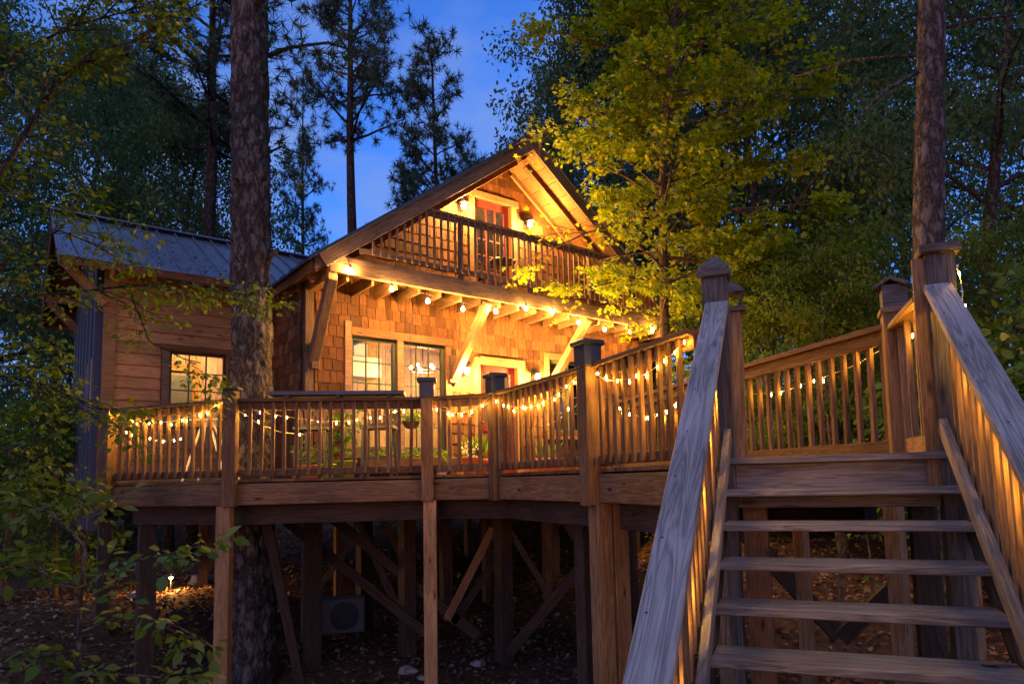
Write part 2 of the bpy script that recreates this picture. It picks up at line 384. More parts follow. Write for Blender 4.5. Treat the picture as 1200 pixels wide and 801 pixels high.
# ------------------------------------------------------------------ ground
GC = np.array([(0, 0, -1.65), (.8, 2, -1.7), (2, 3, -1.6), (5, 4, -1.0), (-3, 3, -2.4), (-3.6, 5.5, -2.75), (-3.6, 8, -2.95), (-1.4, 8.2, -2.95), (.5, 6.3, -2.6), (2.4, 6.0, -1.95), (3, 8, -1.55), (3.2, 12, -1.2),
               (-3.5, 11.5, -2.5), (-.5, 10.5, -2.6), (-.3, 14, -2.05), (-7.7, 14, -2.08), (-8.5, 11.5, -1.95), (-7, 7, -2.2), (-10, 6, -2.0), (-4, 17, -1.8), (0, 20, -1.1), (-6, 22, -1.4), (-15, 20, -2.2), (6, 16, -.4), (9, 9, -.3), (15, 20, .8), (0, 32, .3), (-20, 35, -1.5), (12, 36, 1.5),
               (20, 5, .5), (-20, 5, -2.6), (0, -12, -1.5), (40, 40, 3.0), (-45, 30, -3.0), (0, 70, 2.0), (60, 0, 2.0), (-60, 0, -3.0)])
def gz(x, y):
    x = np.asarray(x, float); y = np.asarray(y, float)
    d2 = (x[..., None] - GC[:, 0]) ** 2 + (y[..., None] - GC[:, 1]) ** 2 + .35
    w = 1 / d2 ** 1.6
    z = (w * GC[:, 2]).sum(-1) / w.sum(-1)
    return z + .05 * np.sin(x * 1.7 + 1.3 * np.sin(y * 1.1)) * np.cos(y * 1.4) + .02 * np.sin(x * 5.1 + y * 3.3)
def G(x, y): return float(gz(np.array(x), np.array(y)))
def axis(lo, hi, a, b, fine, coarse):
    l = list(np.arange(a, b, fine)); x = a; s = fine; pre = []
    while x > lo: s = min(s * 1.25, coarse); x -= s; pre.append(x)
    x = l[-1]; s = fine
    while x < hi: s = min(s * 1.25, coarse); x += s; l.append(x)
    return np.array(pre[::-1] + l)
gx = axis(-260, 260, -14, 12, .28, 25); gy = axis(-60, 420, -3, 26, .28, 25)
XX, YY = np.meshgrid(gx, gy); ZZ = gz(XX, YY)
nx, ny = len(gx), len(gy)
me = bpy.data.meshes.new("ground")
idx = np.arange(nx * ny).reshape(ny, nx)
fc = np.stack([idx[:-1, :-1], idx[:-1, 1:], idx[1:, 1:], idx[1:, :-1]], -1).reshape(-1, 4)
me.vertices.add(nx * ny); me.vertices.foreach_set('co', np.stack([XX, YY, ZZ], -1).reshape(-1).astype(np.float32))
me.loops.add(fc.size); me.loops.foreach_set('vertex_index', fc.reshape(-1).astype(np.int32))
me.polygons.add(len(fc)); me.polygons.foreach_set('loop_start', np.arange(0, fc.size, 4, dtype=np.int32)); me.update(calc_edges=True)
me.polygons.foreach_set('use_smooth', [True] * len(fc))
tag(mesh_obj("ground", me, None, None, M_GROUND), "brown forest floor of leaf litter falling away under the deck", None, None, 'structure')

# fallen leaves
n = 34000
px = rng.uniform(-11, 6, n); py = rng.uniform(3, 22, n)
pos = np.stack([px, py, gz(px, py) + rng.uniform(.01, .05, n)], -1)
tip = rng.normal(size=(n, 3)) * [1, 1, .3]; nor = rng.normal(size=(n, 3)) * .45 + [0, 0, 1]
tag(mesh_obj("fallen_leaves", leaf_mesh("fallen_leaves", pos, tip, nor, rng.uniform(.05, .12, n), DIAMOND), None, None, M_LITTER), "dry brown leaves strewn over the forest floor", "leaves", None, 'stuff')

# ------------------------------------------------------------------ cabin
DW, DB, DG = 10.517, 9.67, 12.20                           # front wall, balcony beam, wing wall
RX, SL = 7.65, 0.753                                       # ridge line, roof slope
CX0, CX1, CY1 = 3.70, 11.60, 17.6
FLZ = 0.08
def zr(x): return 6.20 - SL * abs(x - RX)                  # underside of the roof
cabin_o = H(7.65, 14, G(*H(7.65, 14, 0)[:2]))
cabin = thing("cabin", "shingled wooden cabin with gabled balcony roof standing on posts behind the deck", "cabin", cabin_o, YH)

def cells(a0, a1, z0, z1, holes):
    xs = sorted({a0, a1, *[h[0] for h in holes], *[h[1] for h in holes]}); zs = sorted({z0, z1, *[h[2] for h in holes], *[h[3] for h in holes]})
    xs = [x for x in xs if a0 <= x <= a1]; zs = [z for z in zs if z0 <= z <= z1]
    for i in range(len(xs) - 1):
        for j in range(len(zs) - 1):
            mx, mz = (xs[i] + xs[i + 1]) / 2, (zs[j] + zs[j + 1]) / 2
            if not any(h[0] < mx < h[1] and h[2] < mz < h[3] for h in holes): yield xs[i], xs[i + 1], zs[j], zs[j + 1]

LOW_HOLES = [(4.44, 5.26, .55, 2.43), (5.37, 6.21, .55, 2.43), (6.95, 7.82, FLZ, 2.17), (8.62, 9.50, .95, 2.42)]
UP_HOLES = [(6.88, 7.74, 3.46, 5.40)]
mb = MB()
for a, b, c, d in cells(CX0, CX1, -.15, 3.40, LOW_HOLES):
    mb.quadbox(H(a, DW, c), H(b, DW, c), H(b, DW + .12, c), H(a, DW + .12, c), ZV * (d - c))
front = mb.build("front_wall", M_SHINGLE, cabin)
mb = MB()
xs = np.unique(np.concatenate([np.linspace(CX0, CX1, 9), [RX, 6.88, 7.74]]))
for a, b in zip(xs[:-1], xs[1:]):
    lo = 5.40 if 6.88 <= (a + b) / 2 <= 7.74 else 3.402
    za, zb = max(zr(a), lo + .005), max(zr(b), lo + .005)
    if max(za, zb) <= lo + .01: continue
    y0, y1 = DW, DW + .12
    mb.hexa([H(a, y0, lo), H(b, y0, lo), H(b, y1, lo), H(a, y1, lo), H(a, y0, za), H(b, y0, zb), H(b, y1, zb), H(a, y1, za)])
gable = mb.build("gable_wall", M_SHINGLE, cabin)
mb = MB()
mb.quadbox(H(CX0, DW + .12, -.15), H(CX0 + .12, DW + .12, -.15), H(CX0 + .12, CY1, -.15), H(CX0, CY1, -.15), ZV * 3.45)
side = mb.build("side_wall", M_SHINGLE, cabin)
mb = MB()
mb.quadbox(H(CX1 - .12, DW + .12, -.15), H(CX1, DW + .12, -.15), H(CX1, CY1, -.15), H(CX1 - .12, CY1, -.15), ZV * 3.45)
mb.build("side_wall", M_SHINGLE, cabin)
mb = MB()
mb.hexa([H(CX0, CY1, -.15), H(CX1, CY1, -.15), H(CX1, CY1 + .12, -.15), H(CX0, CY1 + .12, -.15), H(CX0, CY1, 3.3), H(CX1, CY1, 3.3), H(CX1, CY1 + .12, 3.3), H(CX0, CY1 + .12, 3.3)])
mb.hexa([H(CX0, CY1, 3.302), H(CX1, CY1, 3.302), H(CX1, CY1 + .12, 3.302), H(CX0, CY1 + .12, 3.302), H(RX - .01, CY1, 6.1), H(RX + .01, CY1, 6.1), H(RX + .01, CY1 + .12, 6.1), H(RX - .01, CY1 + .12, 6.1)])
mb.build("rear_wall", M_SHINGLE, cabin)
mb = MB(); mb.quadbox(H(CX0, DW + .13, FLZ - .25), H(CX1, DW + .13, FLZ - .25), H(CX1, CY1, FLZ - .25), H(CX0, CY1, FLZ - .25), ZV * .24); mb.build("floor_slab", M_TIMBER, cabin)
mb = MB(); mb.quadbox(H(CX0 + .13, DW + .13, 3.18), H(CX1 - .13, DW + .13, 3.18), H(CX1 - .13, CY1 - .02, 3.18), H(CX0 + .13, CY1 - .02, 3.18), ZV * .22); mb.build("loft_floor", M_INNER, cabin)

# shingles
SH_H, SH_X = 0.255, 0.19
sh_list = []                                               # (wall, centre-bottom point, width, normal, along)
def shingles(wall, P, nvec, avec, a0, a1, z0, z1, holes, top=None):
    z = z0; r = 0
    while z < z1 - .05:
        a = a0 - rng.uniform(0, .12)
        while a < a1:
            w = rng.choice([.10, .13, .155, .18, .21]); e = a + w
            x0, x1 = max(a, a0), min(e, a1)
            if x1 - x0 > .05:
                m = (x0 + x1) / 2; zz = z + rng.uniform(-.018, .014); hh = SH_H
                segs = [(x0, x1)]
                for h in holes:
                    if zz + .03 < h[3] and zz + SH_X - .03 > h[2]:
                        ns = []
                        for s0, s1 in segs:
                            if s1 <= h[0] or s0 >= h[1]: ns.append((s0, s1))
                            else:
                                if s0 < h[0]: ns.append((s0, h[0]))
                                if s1 > h[1]: ns.append((h[1], s1))
                        segs = ns
                for s0, s1 in segs:
                    if s1 - s0 < .04: continue
                    m = (s0 + s1) / 2
                    tp = min(z1, top(m) - .02) if top else z1
                    h_ = min(hh, tp - zz)
                    if h_ > .06: sh_list.append((wall, P(m, zz), s1 - s0 - .006, nvec, avec, h_))
            a = e
        z += SH_X; r += 1
T = .10
trimmed_low = [(h[0] - .12, h[1] + .12, h[2] - .08, h[3] + .14) for h in LOW_HOLES]
trimmed_up = [(6.76, 7.90, 3.3, 5.52)]
shingles(front, lambda a, z: H(a, DW, z), -HY, HX, CX0 + .14, CX1, .10, 3.38, trimmed_low)
shingles(gable, lambda a, z: H(a, DW, z), -HY, HX, CX0 + .3, CX1 - .3, 3.47, 6.2, trimmed_up, zr)
shingles(side, lambda a, z: H(CX0, a, z), -HX, -HY, DW + .14, DG, .10, 3.3, [])
def vis_score(s):
    p = s[1]; d = np.linalg.norm(p)
    ok = (s[0] is front and p[2] > .85) or (s[0] is gable and p[2] > 3.6)
    return d if ok else d + 100
sh_list.sort(key=vis_score)
def shingle_m(s):
    wall, p, w, nv, av, h = s
    lean = nrm(ZV * h - nv * .013)
    return frame_m(p + ZV * h / 2 + nv * (.008 + .0075), lean, nv)
for s in sh_list[:300]:
    w = round(s[2] / .02) * .02
    mesh_obj("shingle", box_mesh(s[5], max(.04, min(s[2], w)), .016, M_SHINGLE, .002), s[0], shingle_m(s))
for wall in (front, gable, side):
    rest = [s for s in sh_list[300:] if s[0] is wall]
    if not rest: continue
    base = frame_m(rest[0][1], ZV, rest[0][3]); bi = base.inverted(); mb = MB()
    for s in rest:
        m = bi @ shingle_m(s); hx_, hw, ht = s[5] / 2, s[2] / 2, .008
        c = [m @ Vector((a * hx_, b * hw, d * ht)) for d in (-1, 1) for a, b in ((-1, -1), (1, -1), (1, 1), (-1, 1))]
        mb.hexa(c)
    me = bpy.data.meshes.new("shingle_field"); me.from_pydata(mb.v, [], mb.f); me.update()
    tag(mesh_obj("shingle_field", me, wall, base, M_SHINGLE), kind='stuff')

# windows and doors
def window(parent, P, a0, a1, z0, z1, cols, rows, mat, name="window", dep=.05, fr=.055, outn=None):
    """P(a, z, d): d metres into the wall"""
    n_in = nrm(P(a0, z0, 1) - P(a0, z0, 0)); av = nrm(P(a1, z0, 0) - P(a0, z0, 0))
    mb = MB()
    def bar(x0, x1, y0, y1, d0, d1):
        mb.hexa([P(x0, y0, d0), P(x1, y0, d0), P(x1, y0, d1), P(x0, y0, d1), P(x0, y1, d0), P(x1, y1, d0), P(x1, y1, d1), P(x0, y1, d1)])
    bar(a0, a0 + fr, z0, z1, dep - .03, dep + .03); bar(a1 - fr, a1, z0, z1, dep - .03, dep + .03)
    bar(a0 + fr, a1 - fr, z0, z0 + fr, dep - .03, dep + .03); bar(a0 + fr, a1 - fr, z1 - fr, z1, dep - .03, dep + .03)
    wdw = mb.build(name, mat, parent)
    ia0, ia1, iz0, iz1 = a0 + fr, a1 - fr, z0 + fr, z1 - fr
    for i in range(1, cols):
        a = ia0 + (ia1 - ia0) * i / cols; board(wdw, "muntin", P(a, iz0, dep - .002), P(a, iz1, dep - .002), .018, .03, n_in, mat, 0)
    for j in range(1, rows):
        z = iz0 + (iz1 - iz0) * j / rows; board(wdw, "muntin", P(ia0, z, dep + .001), P(ia1, z, dep + .001), .018, .026, n_in, mat, 0)
    for i in range(cols):
        for j in range(rows):
            x0 = ia0 + (ia1 - ia0) * i / cols + .004; x1 = ia0 + (ia1 - ia0) * (i + 1) / cols - .004
            y0 = iz0 + (iz1 - iz0) * j / rows + .004; y1 = iz0 + (iz1 - iz0) * (j + 1) / rows - .004
            board(wdw, "pane", P((x0 + x1) / 2, y0, dep + .004), P((x0 + x1) / 2, y1, dep + .004), x1 - x0, .004, n_in, M_GLASS, 0)
    return wdw
FP = lambda a, z, d: H(a, DW + d, z)
window(cabin, FP, 4.44, 5.26, .55, 2.43, 3, 5, M_GREEN)
window(cabin, FP, 5.37, 6.21, .55, 2.43, 3, 5, M_GREEN)
window(cabin, FP, 8.62, 9.50, .95, 2.42, 3, 4, M_GREEN)
def trim(parent, a0, a1, z0, z1, mat, pr=.045, name="trim_board", D=DW):
    c = H((a0 + a1) / 2, D - pr / 2 - .012, (z0 + z1) / 2)
    return block(parent, name, c, a1 - a0, pr, z1 - z0, HX, mat)
M_TRIMB = wood("brown trim", (0.17, 0.10, 0.055), (0.28, 0.18, 0.10), (0.36, 0.25, 0.15), vary=0.1)
trim(cabin, 4.33, 4.44, .46, 2.66, M_TRIMB); trim(cabin, 5.26, 5.37, .46, 2.43, M_TRIMB); trim(cabin, 6.21, 6.32, .46, 2.43, M_TRIM)
trim(cabin, 4.441, 6.36, 2.432, 2.57, M_TRIM, .05); trim(cabin, 4.30, 6.35, .40, .459, M_TRIM, .09, "window_sill")
trim(cabin, 6.83, 6.95, FLZ, 2.30, M_TRIM); trim(cabin, 7.82, 7.93, FLZ, 2.17, M_TRIM); trim(cabin, 6.951, 7.99, 2.172, 2.32, M_TRIM, .055)
trim(cabin, 8.51, 8.62, .85, 2.54, M_TRIM); trim(cabin, 9.50, 9.61, .85, 2.42, M_TRIM); trim(cabin, 8.621, 9.66, 2.422, 2.55, M_TRIM, .05); trim(cabin, 8.48, 9.64, .79, .849, M_TRIM, .08, "window_sill")
trim(cabin, 6.76, 6.88, 3.46, 5.40, M_TRIM); trim(cabin, 7.74, 7.87, 3.46, 5.40, M_TRIM); trim(cabin, 6.73, 7.92, 5.402, 5.53, M_TRIM, .055)
def door(parent, a0, a1, z0, z1, rows, glaz0, name="door"):
    d0 = .05
    mb = MB()
    def bar(x0, x1, y0, y1, da=d0, db=d0 + .045): mb.hexa([FP(x0, y0, da), FP(x1, y0, da), FP(x1, y0, db), FP(x0, y0, db), FP(x0, y1, da), FP(x1, y1, da), FP(x1, y1, db), FP(x0, y1, db)])
    st = .11
    bar(a0, a0 + st, z0, z1); bar(a1 - st, a1, z0, z1); bar(a0 + st, a1 - st, z1 - .13, z1); bar(a0 + st, a1 - st, z0, z0 + .22)
    if glaz0 > z0 + .3: bar(a0 + st, a1 - st, glaz0 - .12, glaz0); bar(a0 + st, a1 - st, z0 + .22, glaz0 - .12, d0 + .015, d0 + .035)
    dr = mb.build(name, M_RED, parent)
    g0 = max(glaz0, z0 + .22); g1 = z1 - .13; A0, A1 = a0 + st, a1 - st
    for i in range(3):
        x0, x1 = A0 + (A1 - A0) * i / 3, A0 + (A1 - A0) * (i + 1) / 3
        if i: board(dr, "muntin", FP(x0, g0, d0 + .02), FP(x0, g1, d0 + .02), .03, .036, HY, M_RED, 0)
        for j in range(rows):
            y0, y1 = g0 + (g1 - g0) * j / rows, g0 + (g1 - g0) * (j + 1) / rows
            if j and i == 0: board(dr, "muntin", FP(A0, y0, d0 + .021), FP(A1, y0, d0 + .021), .03, .03, HY, M_RED, 0)
            board(dr, "pane", FP((x0 + x1) / 2, y0 + .002, d0 + .022), FP((x0 + x1) / 2, y1 - .002, d0 + .022), x1 - x0 - .004, .004, HY, M_GLASS, 0)
    mb = MB(); hc = FP(a0 + .055, (z0 + 1.0), d0 - .05); mb.lathe(hc, [(.001, -.03), (.025, -.02), (.03, 0), (.025, .02), (.001, .03)], 10); mb.build("handle", M_BLACK, dr, None, True)
    return dr
door(cabin, 6.955, 7.815, FLZ, 2.165, 3, 1.05); door(cabin, 6.885, 7.735, 3.47, 5.395, 5, 3.47)
board(cabin, "corner_post", H(CX0 + .045, DW - .025, FLZ), H(CX0 + .045, DW - .025, 3.3), .13, .07, HY, M_TIMBER)

# roof
for s in (-1, 1):
    ex = RX + s * 4.12
    e_u, r_u = zr(ex), 6.20
    y0, y1 = DB - .02, CY1 + .5
    mb = MB(); mb.hexa([H(RX, y0, r_u + .045), H(ex, y0, e_u + .045), H(ex, y1, e_u + .045), H(RX, y1, r_u + .045), H(RX, y0, r_u + .25), H(ex, y0, e_u + .25), H(ex, y1, e_u + .25), H(RX, y1, r_u + .25)])
    mb.build("roof_deck", M_TIMBER, cabin)
    ex2 = RX + s * 4.22
    mb = MB(); mb.hexa([H(RX, y0 - .09, r_u + .255), H(ex2, y0 - .09, zr(ex2) + .255), H(ex2, y1, zr(ex2) + .255), H(RX, y1, r_u + .255), H(RX, y0 - .09, r_u + .285), H(ex2, y0 - .09, zr(ex2) + .285), H(ex2, y1, zr(ex2) + .285), H(RX, y1, r_u + .285)])
    rf = mb.build("roof_sheet", M_ROOFDARK, cabin)
    nrml = nrm(V3(0, 0, 1) + HX * s * SL)
    for k in range(18):                                    # seams of the metal roof
        yy = y0 - .06 + k * .46
        board(rf, "roof_seam", H(RX + s * .05, yy, zr(RX + s * .05) + .30), H(ex2 - s * .01, yy, zr(ex2) + .30), .025, .04, nrml, M_ROOFDARK, 0)
    # barge board
    ba, bb = H(RX + s * -.0, DB - .045 - (.004 if s > 0 else 0), 6.345), H(RX + s * 4.03, DB - .045 - (.004 if s > 0 else 0), 6.345 - SL * 4.03)
    board(cabin, "barge_board", ba, bb, .235, .045, HY, M_TIMBER)
    # soffit boards run with the ridge
    k = 0; x = .06; st = .27
    while x < 4.0:
        xa = RX + s * (x + st / 2)
        c0 = H(xa, DB - .01, zr(xa) + .03); c1 = H(xa, DW + .0, zr(xa) + .03)
        board(cabin, "soffit_board", c0, c1, st / math.cos(math.atan(SL)) - .008, .022, nrml, M_SOFFIT, .002)
        x += st
    board(cabin, "fly_rafter", H(RX + s * .12, 10.02, zr(RX + s * .12) - .045), H(RX + s * 3.9, 10.02, zr(RX + s * 3.9) - .045), .13, .10, HY * 1.0 if False else nrml, M_FLY)
    board(cabin, "wall_rafter", H(RX + s * .12, DW - .05, zr(RX + s * .12) - .04), H(RX + s * 3.9, DW - .05, zr(RX + s * 3.9) - .04), .06, .09, nrml, M_TRIM)
    # eave fascia and rafter tails
    board(cabin, "fascia", H(ex + s * .025, DB + .05, e_u + .13), H(ex + s * .025, y1, e_u + .13), .17, .04, HX, M_SOFFIT)
    for k in range(13):
        yy = DB + .30 + k * .55
        if yy > DW - .1 and yy < DW + .15: continue
        board(cabin, "rafter_tail", H(ex - s * .02, yy, e_u - .02), H(ex - s * .45, yy, zr(ex - s * .45) - .02), .05, .12, nrml, M_SOFFIT)
board(cabin, "ridge_cap", H(RX, DB - .12, 6.50), H(RX, CY1 + .5, 6.50), .22, .03, ZV, M_ROOFDARK)
board(cabin, "plate_beam", H(3.80, DB - .02, 3.19), H(3.80, DW - .02, 3.19), .26, .14, HX, M_POST)
board(cabin, "plate_beam", H(3.66, DW + .2, 3.20), H(3.66, DG, 3.20), .20, .08, HX, M_SOFFIT)

# balcony
board(cabin, "balcony_beam", H(3.74, DB, 3.29), H(11.35, DB, 3.29), .255, .09, HY, M_TIMBER)
for k in range(19):
    a = 4.06 + k * .405
    board(cabin, "balcony_joist", H(a, DB + .05, 3.18), H(a, DW - .015, 3.18), .20, .042, HX, M_JOIST)
for k in range(6):
    yy = DB - .02 + .07 + k * .142
    board(cabin, "balcony_plank", H(3.95, yy, 3.432), H(11.3, yy, 3.432), .136, .028, ZV, M_DECK)
def brace(a0, z0, a1, z1, mat=M_TIMBER):
    board(cabin, "knee_brace", H(a0, DW - .03, z0), H(a1, DB + .02, z1), .14, .14, HX, mat)
brace(3.80, 1.90, 3.80, 3.08); brace(6.38, 1.85, 6.60, 3.12, M_POST); brace(8.72, 1.95, 9.0, 3.14, M_TRIM)
block(cabin, "brace_foot", H(6.36, DW - .05, 2.02), .16, .08, .50, HX, M_TIMBER); block(cabin, "brace_foot", H(3.82, DW - .09, 2.02), .12, .08, .42, HX, M_TIMBER)

br = thing("balcony_railing", "dark wooden balcony railing of upright slats under the gable roof", "railing", H(RX, DB, 3.45), YH)
zt = 4.54
def rail_x(z, s): return RX + s * ((6.20 - z) / SL - .02)
board(br, "top_rail", H(rail_x(zt, -1), DB - .005, zt - .02), H(rail_x(zt, 1), DB - .005, zt - .02), .12, .04, ZV, M_TIMBER)
board(br, "top_rail", H(rail_x(zt - .05, -1), DB - .01, zt - .085), H(rail_x(zt - .05, 1), DB - .01, zt - .085), .09, .038, HY, M_TIMBER)
board(br, "bottom_rail", H(rail_x(3.6, -1), DB - .01, 3.575), H(rail_x(3.6, 1), DB - .01, 3.575), .09, .038, HY, M_TIMBER)
a = 4.30
while a < 11.1:
    lim = zr(a) - .03
    z1 = min(zt - .045, lim)
    if z1 > 3.7: board(br, "baluster", H(a, DB - .045, 3.535), H(a, DB - .045, z1), .034, .034, HY, M_TIMBER, .003)
    a += .135
for a in (6.05, 7.55, 9.05): board(br, "post", H(a, DB - .0, 3.42), H(a, DB - .0, zt - .04), .085, .05, HY, M_TIMBER)

# rooms seen through the glass
def plank_wall(parent, name, y, a0, a1, z0, z1, mat, w=.22, nm="wall_plank"):
    mb = MB(); mb.quadbox(H(a0, y + .02, z0), H(a1, y + .02, z0), H(a1, y + .06, z0), H(a0, y + .06, z0), ZV * (z1 - z0)); wl = mb.build(name, mat, parent)
    a = a0
    while a < a1 - .02:
        b = min(a + w, a1); board(wl, nm, H((a + b) / 2, y + .008, z0), H((a + b) / 2, y + .008, z1), b - a - .006, .018, HY, mat, .003); a = b
    return wl
plank_wall(cabin, "room_wall", 13.9, CX0 + .13, CX1 - .13, FLZ, 3.17, M_INNER)
plank_wall(cabin, "loft_wall", 13.4, 6.45, 8.85, 3.41, 5.2, M_INNER, .25)
for k, yy in enumerate((11.6, 12.5, 13.4)):
    board(cabin, "ceiling_beam", H(CX0 + .13, yy, 3.06), H(CX1 - .13, yy, 3.06), .2, .12, HY, M_INORANGE)
board(cabin, "ceiling_beam", H(5.45, DW + .2, 2.86), H(5.45, 13.85, 2.86), .18, .12, HX, M_TIMBER)
hood = MB()
hc = [H(5.55, 13.4, 2.25), H(6.35, 13.4, 2.25), H(6.35, 13.88, 2.25), H(5.55, 13.88, 2.25)]
hood.hexa(hc + [p + ZV * .42 for p in hc]); 
ht = [H(5.8, 13.55, 2.67), H(6.1, 13.55, 2.67), H(6.1, 13.85, 2.67), H(5.8, 13.85, 2.67)]
hood.hexa(ht + [p + ZV * .48 for p in ht])
tag(hood.build("range_hood", M_WHITE, None, H(5.95, 13.6, 2.25)), "white range hood on the plank wall behind the green framed windows", "hood")
ch = thing("chandelier", "glowing chandelier hanging inside the green framed window beside the lamp", "lamp", H(6.75, 12.3, 2.15), YH)
mb = MB(); mb.tube([H(6.75, 12.3, 2.95), H(6.75, 12.3, 2.3)], .012, 6); mb.build("rod", M_BLACK, ch)
mb = MB(); rr = [H(6.75 + .24 * math.cos(t), 12.3 + .24 * math.sin(t), 2.28) for t in np.linspace(0, 2 * math.pi, 20)]; mb.tube(rr, .014, 6, False); mb.build("ring", M_BLACK, ch)
for k in range(5):
    t = k * 2 * math.pi / 5; c = H(6.75 + .24 * math.cos(t), 12.3 + .24 * math.sin(t), 2.36)
    mb = MB(); mb.lathe(c, [(.001, -.05), (.03, -.03), (.038, .0), (.028, .03), (.001, .045)], 10); mb.build("bulb", M_LAMPGLOW, ch, None, True)
def lamp(name, loc, power, parent, r=.05, col=WARM):
    l = bpy.data.lights.new(name, 'POINT'); l.energy = power; l.shadow_soft_size = r; l.color = col
    return link(bpy.data.objects.new(name, l), parent, Matrix.Translation(Vector(loc)))
ROOMC = (1.0, 0.60, 0.25)
lamp("lamp_light", H(6.75, 12.3, 2.2), P_ROOM, ch, .15, ROOMC)
def ceiling_lamp(c, label, power):
    t = thing("ceiling_lamp", label, "lamp", c, YH)
    mb = MB(); mb.lathe(c, [(.001, .0), (.09, -.005), (.1, -.03), (.09, -.05)], 14); mb.build("base_plate", M_WHITE, t, None, True)
    mb = MB(); mb.lathe(c, [(.085, -.052), (.075, -.09), (.001, -.115)], 14); mb.build("globe", M_LAMPGLOW, t, None, True)
    lamp("lamp_light", c - ZV * .2, power, t, .08, ROOMC)
ceiling_lamp(H(8.6, 12.2, 3.16), "ceiling lamp in the main room behind the red front door", P_ROOM * .6)
ceiling_lamp(H(7.3, 11.9, 5.55), "ceiling lamp in the loft behind the balcony door", P_ROOM * .5)

# ------------------------------------------------------------------ wing with the metal roof
WX0, WX1, WY1 = 1.22, 3.70, 16.2
wing = thing("cabin_wing", "low wing with blue grey metal roof and board siding beside the big pine", "cabin", H(2.4, 14, G(*H(2.4, 14, 0)[:2])), YH)
WH = (2.10, 2.96, .95, 2.22)
mb = MB()
for a, b, c, d in cells(WX0, WX1, -.15, 3.50, [WH]): mb.quadbox(H(a, DG, c), H(b, DG, c), H(b, DG + .12, c), H(a, DG + .12, c), ZV * (d - c))
wf = mb.build("front_wall", M_SIDING, wing)
z = -.10
while z < 3.45:
    segs = [(WX0 + .13, WX1 - .02)]
    if z + .19 > WH[2] - .08 and z < WH[3] + .07: segs = [(WX0 + .13, WH[0] - .12), (WH[1] + .12, WX1 - .02)]
    for a, b in segs:
        up = nrm(-HY + ZV * .17)
        board(wf, "siding_board", H(a, DG - .022, z + .10), H(b, DG - .022, z + .10), .205, .026, up, M_SIDING)
    z += .185
trim(wing, WH[0] - .11, WH[0], WH[2] - .07, WH[3] + .0, M_TIMBER, .045, "trim_board", DG - .02); trim(wing, WH[1], WH[1] + .10, WH[2] - .07, WH[3], M_SOFFIT, .045, "trim_board", DG - .02); trim(wing, WH[0] - .14, WH[1] + .13, WH[3] + .002, WH[3] + .09, M_SOFFIT, .05, "trim_board", DG - .02)
window(wing, lambda a, z, d: H(a, DG + d, z), *WH, 3, 4, M_BLACK, fr=.045)
block(wing, "corner_post", H(WX0 + .05, DG - .03, 1.62), .16, .10, 3.5, HX, M_POST)
# end wall of corrugated metal
mb = MB(); nst = 180; pts = []
for i in range(nst + 1):
    y = DG + .03 + (WY1 - DG - .03) * i / nst
    d = .075 * (1 if (i // 13) % 2 else -1)
    top = 3.42 + (14.2 - abs(y - 14.2) - 11.7) * .564 - .03
    pts.append((y, -d, top))
v = []; f = []
for y, d, t in pts: v += [H(WX0 - .03 + d, y, -.62), H(WX0 - .03 + d, y, t)]
f = [(2 * i, 2 * i + 2, 2 * i + 3, 2 * i + 1) for i in range(nst)]
v2 = [p + HX * .02 for p in v]; n0 = len(v)
mb.v = [tuple(p) for p in v + v2]; mb.f = f + [tuple(n0 + q for q in reversed(q4)) for q4 in f]
mb.build("corrugated_wall", M_CORR, wing)
# narrow side window casing: orange trim colour stands in for lamplight inside
board(wing, "side_window_casing", H(WX0 - .06, 13.45, .95), H(WX0 - .06, 13.45, 2.12), .95, .06, HX, M_INORANGE)
board(wing, "side_window_pane", H(WX0 - .095, 13.5, 1.05), H(WX0 - .095, 13.5, 2.02), .55, .008, HX, M_DARKPANEL)
mb = MB()
mb.quadbox(H(WX0, WY1, -.5), H(WX1, WY1, -.5), H(WX1, WY1 + .1, -.5), H(WX0, WY1 + .1, -.5), ZV * 3.9)
mb.build("rear_wall", M_SIDING, wing)
mb = MB(); mb.quadbox(H(WX0 + .01, DG + .125, -.2), H(WX1 - .01, DG + .125, -.2), H(WX1 - .01, WY1 - .01, -.2), H(WX0 + .01, WY1 - .01, -.2), ZV * .27); mb.build("floor_slab", M_TIMBER, wing)
WS = .564
def wz(y): return 3.42 + WS * (2.5 - abs(y - 14.2))
